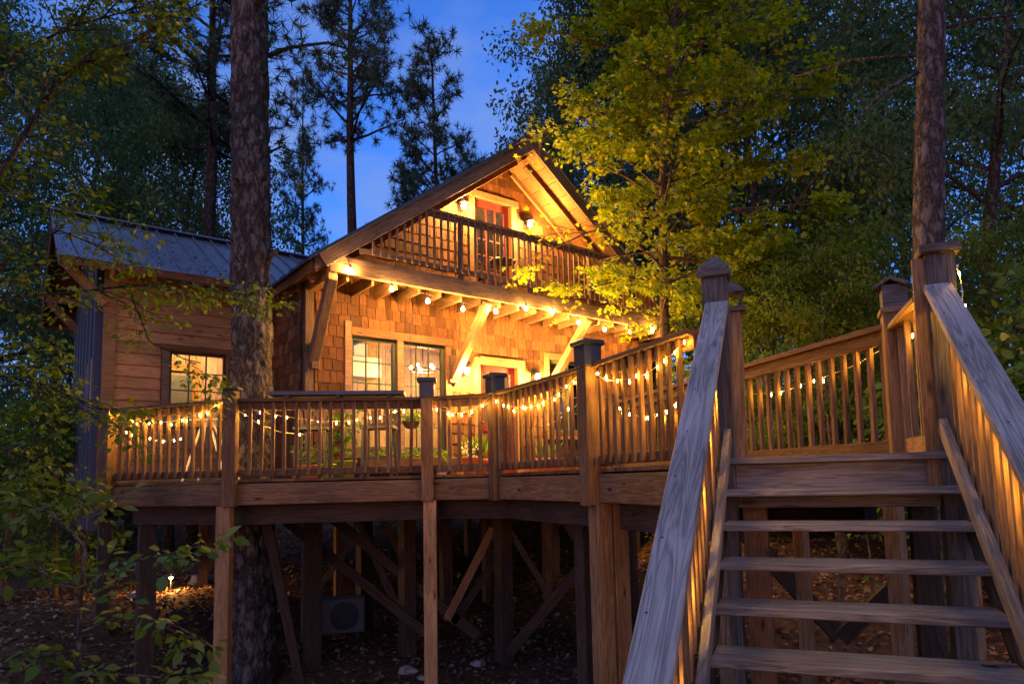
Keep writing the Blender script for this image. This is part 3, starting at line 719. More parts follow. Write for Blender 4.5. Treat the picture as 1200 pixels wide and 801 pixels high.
for s in (-1, 1):
    ye = 14.2 + s * 2.5; n_ = nrm(ZV + HY * s * WS)
    x0, x1 = .60, 5.6
    mb = MB(); mb.hexa([H(x0, 14.2, wz(14.2) - .10), H(x1, 14.2, wz(14.2) - .10), H(x1, ye, 3.42 - .10), H(x0, ye, 3.42 - .10), H(x0, 14.2, wz(14.2) - .03), H(x1, 14.2, wz(14.2) - .03), H(x1, ye, 3.42 - .03), H(x0, ye, 3.42 - .03)]); mb.build("roof_deck", M_SOFFIT, wing)
    ye2 = ye + s * .05
    mb = MB(); mb.hexa([H(x0 - .04, 14.2, wz(14.2) - .025), H(x1, 14.2, wz(14.2) - .025), H(x1, ye2, wz(ye2) - .025), H(x0 - .04, ye2, wz(ye2) - .025), H(x0 - .04, 14.2, wz(14.2)), H(x1, 14.2, wz(14.2)), H(x1, ye2, wz(ye2)), H(x0 - .04, ye2, wz(ye2))]); rf = mb.build("roof_sheet", M_ROOF, wing)
    for k in range(14):
        a = x0 + .0 + k * .31
        board(rf, "roof_seam", H(a, 14.2 + s * .04, wz(14.2) + .012), H(a, ye2, wz(ye2) + .012), .022, .035, n_, M_ROOF, 0)
    board(wing, "fascia", H(x0 + .02, ye + s * .02, 3.32), H(x1, ye + s * .02, 3.32), .13, .03, HY, M_SOFFIT)
    for k in range(7):
        a = x0 + .09 + k * .55
        if s < 0: board(wing, "rafter_tail", H(a, ye + .02, 3.24), H(a, DG - .03, wz(DG) - .19), .055, .14, n_, M_POST)
    board(wing, "verge_board", H(x0 - .0, 14.2, wz(14.2) - .12), H(x0 - .0, ye, 3.42 - .12), .17, .035, HX, M_TIMBER)
board(wing, "ridge_cap", H(.56, 14.2, wz(14.2) + .03), H(5.6, 14.2, wz(14.2) + .03), .26, .03, ZV, M_ROOF)
for yy in (DG - .1, 14.2, 15.9):
    zz = wz(yy) - .20
    board(wing, "outrigger", H(.62, yy, zz), H(WX0 + .05, yy, zz), .14, .10, HY, M_POST)
    board(wing, "knee_brace", H(.68, yy, zz - .06), H(WX0 - .02, yy, zz - .62), .13, .09, HY, M_POST)
# wing room
plank_wall(wing, "room_wall", 14.4, WX0 + .02, 5.6, .08, 3.3, M_INNER, .19)
mb = MB(); mb.quadbox(H(WX0 + .02, DG + .13, 3.0), H(4.9, DG + .13, 3.0), H(4.9, 14.4, 3.0), H(WX0 + .02, 14.4, 3.0), ZV * .04); mb.build("ceiling", M_INNER, wing)
wd = block(wing, "inner_door", H(2.62, 14.36, 1.12), .52, .04, 2.05, HX, M_DARKPANEL)
for zz in (.65, 1.62): block(wd, "door_panel", H(2.62, 14.335, zz), .34, .015, .72, HX, M_DARKPANEL)
for a in (2.31, 2.93): block(wing, "door_casing", H(a, 14.36, 1.16), .10, .06, 2.14, HX, M_INORANGE)
block(wing, "door_casing", H(2.62, 14.36, 2.29), .72, .06, .12, HX, M_INORANGE)
block(wing, "mantel_shelf", H(3.78, 14.27, 1.62), 1.0, .24, .05, HX, M_INORANGE); block(wing, "mantel_board", H(3.83, 14.32, 1.44), .84, .12, .30, HX, M_INORANGE)
for k, (w, h) in enumerate([(.10, .09), (.08, .10), (.10, .14), (.06, .15), (.11, .10), (.08, .12)]):
    q = block(None, "wooden_letter", H(3.42 + k * .13, 14.27, 1.645 + h / 2), w * .7, .03, h, HX, M_BLACK)
    tag(q, "small dark ornament standing in the row on the orange mantel shelf", "ornament", "ornaments on the mantel shelf")
ceiling_lamp(H(2.7, 13.2, 2.99), "ceiling lamp in the wing room behind the black framed window", P_ROOM * .7)

# posts that carry the cabin and the wing
def foot(p, q_top, w, mat, parent, name="support_post", axis_=HX):
    p = np.array(p, float); g = G(p[0], p[1])
    return board(parent, name, V3(p[0], p[1], g - .12), V3(p[0], p[1], q_top), w, w, axis_, mat)
for a, y in ((3.9, 10.9), (6.4, 10.9), (9.0, 10.9), (11.4, 10.9), (3.9, 14.2), (6.4, 14.2), (9.0, 14.2), (3.9, 17.3), (6.4, 17.3), (9.0, 17.3), (11.4, 17.3)):
    foot(H(a, y, 0), -.45, .15, M_TIMBER, cabin)
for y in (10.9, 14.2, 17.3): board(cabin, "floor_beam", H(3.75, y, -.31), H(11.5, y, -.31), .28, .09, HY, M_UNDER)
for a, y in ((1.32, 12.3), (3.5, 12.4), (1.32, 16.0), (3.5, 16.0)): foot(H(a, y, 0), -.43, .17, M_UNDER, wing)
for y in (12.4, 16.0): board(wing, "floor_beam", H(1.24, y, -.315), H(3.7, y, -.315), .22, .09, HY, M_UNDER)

# ------------------------------------------------------------------ wall lamps
def sconce(a, z, label, pw=1.0):
    t = thing("wall_lamp", label, "lamp", H(a, DW, z), YH, None)
    mb = MB(); mb.quadbox(H(a - .045, DW - .045, z + .02), H(a + .045, DW - .045, z + .02), H(a + .045, DW - .022, z + .02), H(a - .045, DW - .022, z + .02), ZV * .16); mb.build("back_plate", M_BLACK, t)
    mb = MB(); mb.tube([H(a, DW - .04, z + .12), H(a, DW - .10, z + .17), H(a, DW - .16, z + .15), H(a, DW - .17, z + .10)], .011, 7); mb.build("arm", M_BLACK, t)
    c = H(a, DW - .17, z)
    mb = MB(); mb.lathe(c, [(.02, .12), (.035, .10), (.05, .075), (.085, .05), (.088, .043), (.05, .066), (.02, .085)], 16); mb.build("shade", M_BLACK, t, None, True)
    mb = MB(); mb.lathe(c, [(.02, .05), (.04, .03), (.052, -.005), (.045, -.045), (.02, -.068), (.001, -.072)], 14); mb.build("bulb", M_LAMPGLOW, t, None, True)
    lamp("lamp_light", c - HY * .09 - ZV * .02, P_SCONCE * pw, t, .05)
sconce(6.58, 2.0, "black wall lamp between the window and the red front door")
sconce(8.22, 2.02, "black wall lamp by the pale knee brace beside the red front door")
sconce(6.56, 5.10, "black balcony wall lamp on the window side of the upper red door", .8)
sconce(8.12, 5.10, "black balcony wall lamp under the long soffit beside the upper red door", .8)

# ------------------------------------------------------------------ string lights under the balcony
sl = thing("string_lights", "string of round bulbs hung along the balcony beam", "lights", H(7.4, DB - .03, 3.1), YH)
BUL = [(4.05, 3.21), (4.72, 3.04), (5.36, 2.94), (6.03, 2.90), (6.71, 2.96), (7.38, 3.10), (8.00, 3.12), (8.66, 3.01), (9.35, 2.96), (10.08, 3.00), (10.77, 3.12)]
yb = DB - .085
wire = []
for (a, z), (b, w) in zip(BUL[:-1], BUL[1:]):
    for t in np.linspace(0, 1, 6)[:-1]: wire.append(H(a + (b - a) * t, yb, min(3.21, z + (w - z) * t + .115) - .03 * math.sin(math.pi * t)))
mb = MB(); mb.tube([H(4.0, yb + .03, 3.42)] + wire, .005, 5); mb.build("wire", M_WIRE, sl)
for a, z in BUL:
    c = H(a, yb, z)
    mb = MB(); mb.lathe(c, [(.012, .10), (.017, .09), (.017, .045), (.014, .03)], 8); so = mb.build("socket", M_WIRE, sl)
    mb = MB(); mb.lathe(c, [(.013, .032), (.024, .012), (.030, -.010), (.024, -.032), (.001, -.042)], 10); mb.build("bulb", M_BULB, sl, None, True)

# ------------------------------------------------------------------ deck
RA, RB, RC, RE, RF, RG = V3(-5.43, 8.45, 0), V3(-3.62, 7.78, 0), V3(-1.45, 8.06, 0), V3(-.60, 7.82, 0), V3(.42, 6.02, 0), V3(1.06, 4.57, 0)
ST_V, ST_U0, ST_W = 4.376, -.432, 1.225
RK, RK3, RK4 = V3(2.46, 4.62, 0), V3(.95, 9.25, 0), H(9.0, 8.75, 0)
deck_o = V3(-2, 9, G(-2, 9))
deck = thing("deck", "raised wooden deck on tall posts wrapping the front of the cabin", "deck", deck_o)
poly = [H(1.2, DG - .02, 0), RA, RB, RC, RE, RF, S(ST_U0 - .02, ST_V, 0), S(ST_U0 + ST_W + .02, ST_V, 0), RK, RK3, RK4, H(9.0, DW - .02, 0), H(CX0 - .02, DW - .02, 0), H(CX0 - .02, DG - .02, 0)]
pl = [(p @ HX, p @ HY) for p in poly]
def crossings(y):
    xs = []
    for (x0, y0), (x1, y1) in zip(pl, pl[1:] + pl[:1]):
        if (y0 <= y < y1) or (y1 <= y < y0): xs.append(x0 + (x1 - x0) * (y - y0) / (y1 - y0))
    return sorted(xs)
y = min(p[1] for p in pl) + .01; BW = .14
while y + BW < DG - .02:
    ca, cb = crossings(y), crossings(y + BW - .006)
    if len(ca) == len(cb):
        for i in range(0, len(ca) - 1, 2):
            (a0, a1), (b0, b1) = ca[i:i + 2], cb[i:i + 2]
            if min(a1 - a0, b1 - b0) > .05:
                mb = MB(); mb.quadbox(H(a0, y, FLZ - .03), H(a1, y, FLZ - .03), H(b1, y + BW - .006, FLZ - .03), H(b0, y + BW - .006, FLZ - .03), ZV * .03)
                c = H((a0 + a1) / 2, y + BW / 2, FLZ - .015)
                M_ = frame_m(c, HX, ZV); Mi = M_.inverted()
                me = bpy.data.meshes.new("deck_plank"); me.from_pydata([tuple(Mi @ Vector(v)) for v in mb.v], [], mb.f); me.update()
                mesh_obj("deck_plank", me, deck, M_, M_DECK)
    y += BW
def rim(p, q, name="rim_board", z=-.09, mat=M_DECK, inset=.0, h=.245):
    d = nrm(q - p); n_ = V3(d[1], -d[0], 0)
    return board(deck, name, p + ZV * z - n_ * inset + d * .004, q + ZV * z - n_ * inset - d * .004, h, .042, n_, mat)
for p, q in ((H(1.2, DG - .05, 0), RA), (RA, RB), (RB, RC), (RC, RE), (RE, RF), (RF, S(ST_U0 - .02, ST_V, 0)), (S(ST_U0 + ST_W + .02, ST_V, 0), RK), (RK, RK3), (RK3, RK4), (RK4, H(9.0, DW - .05, 0))): rim(p, q)
board(deck, "rim_board", S(ST_U0 - .02, ST_V - .0, -.085), S(ST_U0 + ST_W + .02, ST_V - .0, -.085), .24, .042, SV, M_TREAD)
board(deck, "nosing", S(ST_U0 - .0, ST_V - .07, FLZ + .0), S(ST_U0 + ST_W, ST_V - .07, FLZ + .0), .15, .04, ZV, M_TREAD)
# beams and joists below
def beam(p, q, z=-.33, h=.24, w=.12, mat=M_UNDER): board(deck, "beam", V3(p[0], p[1], z), V3(q[0], q[1], z), h, w, nrm(np.cross(ZV, np.array([q[0] - p[0], q[1] - p[1], 0]))), mat)
beam((-5.3, 8.75), (-3.55, 8.1)); beam((-3.6, 8.08), (-1.3, 8.4)); beam((-1.35, 8.38), (-.4, 8.12)); beam((-.45, 8.1), (.55, 6.2)); beam((-5.3, 10.4), (-.2, 10.6)); beam((.6, 6.2), (1.15, 4.8)); beam((1.5, 7.4), (2.3, 4.9))
for k in range(22):
    a = 1.35 + k * .41
    ys_ = [c for c in (pl[i][1] + (pl[(i + 1) % len(pl)][1] - pl[i][1]) * (a - pl[i][0]) / (pl[(i + 1) % len(pl)][0] - pl[i][0] + 1e-9) for i in range(len(pl)) if min(pl[i][0], pl[(i + 1) % len(pl)][0]) <= a < max(pl[i][0], pl[(i + 1) % len(pl)][0]))]
    ys_.sort()
    for y0, y1 in zip(ys_[0::2], ys_[1::2]):
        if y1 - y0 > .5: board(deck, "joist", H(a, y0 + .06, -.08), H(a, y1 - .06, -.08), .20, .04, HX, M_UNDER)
# support posts
def dpost(p, w=.14, mat=M_POST, top=-.21, ax=None):
    g = G(p[0], p[1]); ax = HX if ax is None else ax
    return board(deck, "support_post", V3(p[0], p[1], g - .15), V3(p[0], p[1], top), w, w, ax, mat)
dAB = nrm(RB - RA); dBC = nrm(RC - RB); dEF = nrm(RF - RE)
dpost(RB + V3(-.06, -.05, 0), .15, M_POST, -.215, dBC); dpost(RC + V3(.04, -.03, 0), .15, M_POST, -.215, dBC)
dpost(RF + V3(.02, -.03, 0), .15, M_POST, -.215, dEF); dpost(RF + V3(.17, .05, 0), .15, M_POST, -.215, dEF)
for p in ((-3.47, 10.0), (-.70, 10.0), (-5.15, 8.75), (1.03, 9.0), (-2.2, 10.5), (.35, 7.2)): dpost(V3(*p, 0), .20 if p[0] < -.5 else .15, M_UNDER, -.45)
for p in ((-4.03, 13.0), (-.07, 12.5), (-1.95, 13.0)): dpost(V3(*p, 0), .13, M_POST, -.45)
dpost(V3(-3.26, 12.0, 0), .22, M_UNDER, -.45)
dpost(V3(2.23, 6.1, 0), .10, M_POST, -.21); dpost(V3(2.74, 5.45, 0), .12, M_POST, -.21); dpost(V3(1.75, 6.9, 0), .15, M_UNDER, -.21); dpost(S(-.30, 4.62, 0), .15, M_POST, -.21, SU); dpost(S(.70, 4.9, 0), .15, M_UNDER, -.21, SU)
def dbrace(a, b, w=.12, t=.045, mat=M_UNDER):
    board(deck, "diagonal_brace", a, b, w, t, nrm(np.cross(b - a, np.cross(ZV, b - a))) if False else nrm(V3(0, 1, .0)), mat)
dbrace(at(313, 612, 9.0), at(352, 800, 9.3), .13); dbrace(at(335, 610, 10.2), at(500, 742, 10.4), .14); dbrace(at(385, 603, 10.6), at(560, 745, 10.6), .15)
dbrace(at(447, 604, 13), at(490, 690, 13), .12, .05, M_POST); dbrace(at(578, 618, 10.2), at(524, 725, 10.3), .12, .05, M_POST); dbrace(at(600, 628, 10.6), at(530, 730, 10.6), .12)
dbrace(at(690, 652, 9.2), at(596, 765, 9.8), .14); dbrace(at(655, 598, 9.2), at(692, 655, 9.1), .13)
dbrace(at(420, 610, 11.5), at(470, 720, 11.6), .12, .05, M_TIMBER); dbrace(at(520, 605, 12.2), at(440, 700, 12.2), .12); dbrace(at(735, 600, 9.4), at(690, 660, 9.2), .12); dbrace(at(640, 690, 12.4), at(590, 610, 12.2), .11, .05, M_TIMBER); dbrace(at(372, 690, 12.8), at(430, 612, 12.8), .11, .05, M_TIMBER)
for p in ((-2.55, 12.2), (-1.2, 12.8), (.6, 12.0), (-5.0, 11.2), (.9, 10.2)): dpost(V3(*p, 0), .13, M_TIMBER if p[0] > -2 else M_POST, -.45)
dbrace(at(868, 618, 6.6), at(985, 745, 6.2), .16, .05); dbrace(at(1045, 690, 5.9), at(985, 748, 6.0), .14, .05); dbrace(at(880, 700, 6.3), at(905, 640, 6.3), .12)

# ------------------------------------------------------------------ railings round the deck
RZ = 1.01
FAIRY = []                                                 # swag end points for the fairy lights
def rail_run(t, p, q, spacing=.13, zt=RZ, outer=1, lo=.115, mat=M_DECK):
    d = nrm(q - p); n_ = V3(d[1], -d[0], 0) * outer; L = np.linalg.norm(q - p)
    board(t, "top_rail", p + ZV * (zt - .02) + d * .05, q + ZV * (zt - .02) - d * .05, .145, .04, ZV, mat)
    board(t, "top_rail", p + ZV * (zt - .088) + d * .05, q + ZV * (zt - .088) - d * .05, .092, .038, n_, mat)
    board(t, "bottom_rail", p + ZV * (lo + .04) + d * .05, q + ZV * (lo + .04) - d * .05, .085, .038, n_, mat)
    k = int((L - .16) / spacing); s0 = (L - (k - 1) * spacing) / 2 if k else 0
    for i in range(k):
        jt = d * rng.normal() * .005 + n_ * rng.normal() * .002
        c = p + d * (s0 + i * spacing + rng.uniform(-.006, .006)) + n_ * .038
        board(t, "baluster", c + ZV * (lo + .005 + rng.uniform(-.006, .006)), c + jt + ZV * (zt - .045), .037, .037, n_, mat, .003)
def rail_post(t, p, d, style, ztop=1.09, zlow=-.225, w=.14, mat=M_DECK):
    n_ = V3(d[1], -d[0], 0)
    po = board(t, "post", p + ZV * zlow, p + ZV * ztop, w, w, n_, mat)
    if style == 'black':
        block(po, "cap_sleeve", p + ZV * (ztop + .02), w + .03, w + .03, .20, d, M_BLACK)
        block(po, "cap_lip", p + ZV * (ztop + .135), w + .085, w + .085, .05, d, M_BLACK, .012)
    elif style == 'flat':
        block(po, "post_cap", p + ZV * (ztop + .018), w + .06, w + .06, .035, d, M_TIMBER, .008)
    return po
dr = thing("deck_railing", "long deck railing of upright slats strung with fairy lights above the rim board", "railing", V3(-1.5, 8, FLZ))
for p, q in ((H(1.2, DG - .1, 0), RA), (RA, RB), (RB, RC), (RC, RE), (RE, RF), (RF, RG)): rail_run(dr, p, q)
rail_post(dr, RA + V3(-.04, -.04, 0), dAB, None, 1.0); rail_post(dr, RB + V3(.0, -.08, 0), dBC, 'flat', 1.10); rail_post(dr, RC + V3(.02, -.06, 0), dBC, 'black', 1.07); rail_post(dr, RE + V3(.0, -.05, 0), dEF, 'black', 1.07); rail_post(dr, RF + V3(-.05, -.05, 0), dEF, 'black', 1.06, -.24, .15)
wr = thing("walkway_railing", "walkway railing of upright slats behind the stair landing under the trees", "railing", V3(2, 6, FLZ))
rail_run(wr, RK, RK3, .135, 1.03, 1, .13); rail_run(wr, RK3, RK4, .135, 1.03, 1, .13)
def pyramid(parent, name, c, w, h, ax, mat, lip=.035):
    ax = nrm(ax); ay = np.cross(ZV, ax); mb = MB(); b = [c + ax * sx * w / 2 + ay * sy * w / 2 for sx, sy in ((-1, -1), (1, -1), (1, 1), (-1, 1))]
    mb.add(b + [p + ZV * lip for p in b] + [c + ZV * (lip + h)], [(3, 2, 1, 0), (0, 1, 5, 4), (1, 2, 6, 5), (2, 3, 7, 6), (3, 0, 4, 7), (4, 5, 8), (5, 6, 8), (6, 7, 8), (7, 4, 8)])
    return mb.build(name, mat, parent)
rail_post(wr, RK3, nrm(RK4 - RK3), 'flat', 1.1)
def gable_cap(parent, c, w, L, h, ax, mat):
    """little pitched cap: two sloping boards on a block"""
    ax = nrm(ax); ay = np.cross(ZV, ax)
    for s in (-1, 1):
        a = c + ay * s * w / 2; b = c + ZV * h + ay * s * .004
        nn = nrm(np.cross(ax, b - a)) * (1 if s < 0 else -1)
        board(parent, "cap_board", (a + b) / 2 - ax * L / 2, (a + b) / 2 + ax * L / 2, np.linalg.norm(b - a) + .02, .025, nn, mat)
kp = rail_post(wr, RK + V3(-.02, .02, 0), SU, None, 1.13, -.22, .17, M_POST)
kp2 = block(kp, "cap_block", RK + V3(-.02, .02, 1.20), .16, .16, .16, SU, M_NEWEL); block(kp, "cap_band", RK + V3(-.02, .02, 1.10), .20, .20, .035, SU, M_POST)
gable_cap(kp, RK + V3(-.02, .02, 1.27), .21, .21, .055, SV + SU * .3, M_NEWEL)

# bar top on the railing
bt = thing("bar_counter", "dark bar counter board fixed on top of the deck railing", "counter", V3(-2.48, 7.95, RZ))
b0, b1 = RB + (RC - RB) * .19 + ZV * 1.06, RB + (RC - RB) * .885 + ZV * 1.06
nbc = V3(dBC[1], -dBC[0], 0)
board(bt, "counter_board", b0 - nbc * .02, b1 - nbc * .02, .30, .045, ZV, M_ROOFDARK)
for k in (.12, .5, .88):
    c = b0 + (b1 - b0) * k - nbc * .02; block(bt, "bracket", c - ZV * .035, .04, .26, .028, dBC, M_BLACK)

# ------------------------------------------------------------------ stairs
RISE, RUN = .18, .248
SLOPE = math.radians(35.4)
stair = thing("staircase", "weathered grey open tread stairs with plank handrails rising to the deck", "stairs", S(.18, 1.9, G(*S(.18, 1.9, 0)[:2])), YS)
for k in range(1, 10):
    z = FLZ + .0125 - RISE * k; v = ST_V - RUN * k
    board(stair, "tread", S(ST_U0, v + .13, z - .021), S(ST_U0 + ST_W, v + .13, z - .021), .262, .042, ZV, M_TREAD, .006)
board(stair, "riser_board", S(ST_U0 + .0, ST_V - .05, -.02), S(ST_U0 + ST_W, ST_V - .05, -.02), .16, .03, SV, M_TREAD)
sd = SV * math.cos(SLOPE) + ZV * math.sin(SLOPE); sn = np.cross(SU, sd)
for u in (ST_U0 - .025, ST_U0 + ST_W + .025):
    board(stair, "stringer", S(u, 4.30, -.12), S(u, 4.30, -.12) - sd * 2.9, .26, .04, SU, M_NEWEL)
for u, zt in ((-.4415, 1.01), (.765, .972)):
    top = S(u, 4.24, zt + .09 * math.tan(SLOPE)); L = 3.0
    board(stair, "handrail", top - sn * .02, top - sn * .02 - sd * L, .137, .042, sn, M_STAIR, .005)
    inner = .03 if u < 0 else -.03
    board(stair, "under_rail", top - sn * .085 + SU * 0, top - sn * .085 - sd * L, .085, .036, SU, M_POST)
    lowp = S(u + inner, 4.24, .245); board(stair, "bottom_rail", lowp, lowp - sd * L, .085, .04, SU, M_TREAD)
    k = 0
    while k < 20:
        v = 4.13 - k * .118; zz = zt - (4.15 - v) * math.tan(SLOPE); k += 1
        if v < 1.9: break
        board(stair, "baluster", S(u - inner * .9, v, zz - .90), S(u - inner * .9, v, zz - .05), .036, .036, SU, M_POST, .003)
nl = board(stair, "newel_post", S(-.455, 4.33, G(*S(-.455, 4.33, 0)[:2])), S(-.455, 4.33, 1.235), .15, .15, SU, M_NEWEL)
block(nl, "cap_plate", S(-.455, 4.33, 1.25), .205, .205, .03, SU, M_NEWEL, .006); pyramid(nl, "cap", S(-.455, 4.33, 1.2655), .195, .10, SU, M_NEWEL, .03)
nr = board(stair, "newel_post", S(.79, 4.33, G(*S(.79, 4.33, 0)[:2])), S(.79, 4.33, 1.22), .145, .145, SU, M_NEWEL)
block(nr, "cap_plate", S(.79, 4.33, 1.238), .21, .22, .05, SU, M_NEWEL, .008); board(nr, "facing_strip", S(.705, 4.29, -.1), S(.705, 4.29, 1.2), .03, .11, SU, M_POST)
lp = board(stair, "landing_post", S(-.405, 4.86, -.22), S(-.405, 4.86, 1.13), .12, .12, SU, M_POST)
block(lp, "cap_plate", S(-.395, 4.86, 1.148), .17, .17, .03, SU, M_NEWEL)
for su_ in (-1, 1):
    for sv_ in (-1, 1): block(lp, "cap_stem", S(-.395 + su_ * .055, 4.86 + sv_ * .055, 1.215), .015, .015, .10, SU, M_NEWEL, 0)
pyramid(lp, "cap_roof", S(-.395, 4.86, 1.266), .17, .08, SU, M_NEWEL, .012)
board(stair, "landing_rail", S(.73, 4.42, 1.0), RK + V3(-.02, .02, .98), .14, .035, ZV, M_POST); board(stair, "landing_rail", S(.73, 4.42, .16), RK + V3(-.02, .02, .16), .10, .035, SU, M_POST)
for t in (.3, .6, .85):
    c = S(.73, 4.42, 0) * (1 - t) + (RK + V3(-.02, .02, 0)) * t; board(stair, "baluster", c + ZV * .12, c + ZV * .98, .036, .036, SU, M_POST, .003)
for u in (ST_U0 + .02, ST_U0 + ST_W - .02):
    p = S(u, 2.0, 0); board(stair, "base_post", V3(p[0], p[1], G(p[0], p[1]) - .1), V3(p[0], p[1], FLZ - RISE * 9.6), .09, .09, SU, M_POST)

# ------------------------------------------------------------------ fairy lights
def fairy(name, label, swags, spacing=.115):
    t = thing(name, label, "lights", swags[0][0], 0, "fairy light strings on the railings")
    for p, q, sag in swags:
        p = np.asarray(p, float); q = np.asarray(q, float); L = np.linalg.norm(q - p) * 1.06
        m = 14; pts = [p + (q - p) * s - ZV * sag * 4 * s * (1 - s) + rng.normal(size=3) * .006 for s in np.linspace(0, 1, m)]
        mb = MB(); mb.tube(pts, .0028, 4, False); mb.build("wire", M_CLEARWIRE, t)
        k = max(2, int(L / spacing / 1.15))
        for i in range(k):
            s = (i + .5 + rng.uniform(-.3, .3)) / k
            c = p + (q - p) * s - ZV * (sag * 4 * s * (1 - s) + .012) + rng.normal(size=3) * .012
            o = mesh_obj("bulb", FB, t, Matrix.Translation(Vector(c)))
    return t
mbF = MB(); mbF.lathe(V3(0, 0, 0), [(.001, .012), (.003, .003), (.004, 0), (.003, -.0035), (.001, -.014)], 6)
FB = bpy.data.meshes.new("fairy_bulb"); FB.from_pydata(mbF.v, [], mbF.f); FB.materials.append(M_FAIRY); FB.update()
def off(p, q): d = nrm(q - p); return V3(d[1], -d[0], 0)
def sw(p, q, z0, z1, sag, o=.075): n_ = off(p, q) * o; return (p + n_ + ZV * z0, q + n_ + ZV * z1, sag)
fairy("fairy_lights", "fairy lights swagged on the deck railing between the wing and the flat capped post", [sw(RA, RB, .96, 1.02, .20), sw(RA, RA + (RB - RA) * .55, .80, .62, .10, -.10)], .12)
fairy("fairy_lights", "fairy lights swagged on the railing below the bar counter", [sw(RB, RC, .98, .99, .24, -.07), sw(RB, RB + (RC - RB) * .35, .9, .6, .08, -.12)], .11)
fairy("fairy_lights", "fairy lights on the short railing between two black capped posts", [sw(RC, RE, .99, .99, .20)], .10)
fairy("fairy_lights", "fairy lights swagged on the railing in front of the red door", [sw(RE, RF, .98, .99, .24), sw(RE + (RF - RE) * .4, RF, .55, .93, .10, -.09)], .12)
fairy("fairy_lights", "fairy lights on the railing climbing to the stair newel", [sw(RF, RG, .98, .96, .20), sw(RF, RG, .75, .80, .30, -.09)], .12)
RM = RK + (RK3 - RK) * .45
fairy("fairy_lights", "fairy lights on the walkway railing below the trees", [sw(RK, RM, .94, .80, .12, .07), sw(RM, RK3, .80, .92, .16, .07)], .12)
fairy("fairy_lights", "fairy lights hanging on the outside of the stair handrail by the tall pine", [(S(.885, 4.33, 1.16), S(.86, 4.0, .62), .03), (S(.86, 4.0, .62), S(.86, 2.2, -.65), .05), (S(.71, 4.5, .98), S(.71, 4.86, .85), .05)], .13)
fairy("fairy_lights", "fairy lights hanging under the handrail beside the maple", [(S(-.50, 4.2, .55), S(-.50, 2.2, -.95), .03)], .13)

# ------------------------------------------------------------------ things on the deck
def bar_chair(c, rz, label):
    t = thing("bar_chair", label, "chair", V3(*c, FLZ), rz, "bar chairs at the counter")
    ax = V3(math.cos(rz), math.sin(rz), 0); ay = np.cross(ZV, ax); o = V3(*c, FLZ)
    def P(x, y, z): return o + ax * x + ay * y + ZV * z
    for sx in (-1, 1):
        board(t, "leg", P(sx * .19, -.17, 0), P(sx * .17, -.15, .62), .035, .035, ax, M_BLACK); board(t, "leg", P(sx * .19, .19, 0), P(sx * .17, .16, .62), .035, .035, ax, M_BLACK)
    board(t, "seat", P(-.21, 0, .64), P(.21, 0, .64), .38, .04, ZV, M_BLACK)
    board(t, "foot_rail", P(-.18, -.165, .25), P(.18, -.165, .25), .03, .03, ZV, M_BLACK)
    for i in range(6):
        f_ = (i - 2.5) / 2.5; board(t, "back_slat", P(f_ * .16, .17, .67), P(f_ * .235, .25, 1.0), .05, .016, ay, M_TRIM)
    board(t, "back_rail", P(-.26, .252, 1.0), P(.26, .252, 1.0), .05, .03, ay, M_TRIM); board(t, "back_rail", P(-.2, .165, .69), P(.2, .165, .69), .05, .03, ay, M_BLACK)
bar_chair((-3.05, 8.75), .15, "slat backed bar chair at the counter beside the pine trunk"); bar_chair((-2.2, 8.8), .05, "slat backed bar chair at the counter in front of the window")

def folding_stand(c, label):
    t = thing("folding_stand", label, "stand", V3(*c, FLZ)); o = V3(*c, FLZ)
    for s in (-1, 1):
        board(t, "leg", o + V3(s * .28, 0, 0), o + V3(s * .04, .03, .78), .025, .02, V3(0, 1, 0), M_WHITEWOOD); board(t, "leg", o + V3(s * .28, .4, 0), o + V3(s * .04, .1, .78), .025, .02, V3(0, 1, 0), M_WHITEWOOD)
    board(t, "cross_bar", o + V3(-.25, 0, .08), o + V3(.25, 0, .08), .03, .02, V3(0, 1, 0), M_WHITEWOOD); board(t, "seat_bar", o + V3(-.2, .05, .80), o + V3(.2, .05, .80), .12, .02, ZV, M_WHITEWOOD)
folding_stand((-4.45, 8.75), "white folding stand on the deck by the wing window")

def potted(c, rpot, hpot, mat, hplant, n, leafw, label, style='blade', spread=.5, lm=None, name="potted_plant", z=FLZ):
    t = thing(name, label, "plant", V3(*c, z)); o = V3(*c, z)
    mb = MB(); mb.lathe(o, [(.001, .002), (rpot * .7, .002), (rpot * .95, hpot * .9), (rpot, hpot * .9), (rpot, hpot), (rpot * .9, hpot), (rpot * .88, hpot * .88)], 18); mb.build("pot", mat, t, None, True)
    mb = MB(); mb.lathe(o, [(rpot * .88, hpot * .90), (.001, hpot * .92)], 14); mb.build("soil", M_SOIL, t)
    a = rng.uniform(0, 2 * math.pi, n); r = rng.uniform(0, rpot * .8, n); base = np.stack([o[0] + r * np.cos(a), o[1] + r * np.sin(a), np.full(n, o[2] + hpot * .9)], -1)
    tip = np.stack([np.cos(a) * spread * rng.uniform(.2, 1, n), np.sin(a) * spread * rng.uniform(.2, 1, n), np.ones(n)], -1)
    if style == 'blade': me = leaf_mesh("leaves", base, tip, rng.normal(size=(n, 3)), hplant * rng.uniform(.5, 1, n), BLADE)
    else:
        base = base + tip / np.linalg.norm(tip, axis=1, keepdims=True) * (hplant * rng.uniform(.1, 1, n))[:, None]
        me = leaf_mesh("leaves", base, rng.normal(size=(n, 3)) * [1, 1, .6], rng.normal(size=(n, 3)) + [0, 0, .8], leafw * rng.uniform(.6, 1.2, n), OVAL)
    mesh_obj("leaves", me, t, None, lm or M_FERN)
wall_pt = lambda a, d: H(a, DW - d, 0)[:2]
potted(wall_pt(6.62, .35), .22, .30, M_CLAY, .55, 90, .1, "grassy plant in a clay pot by the red front door")
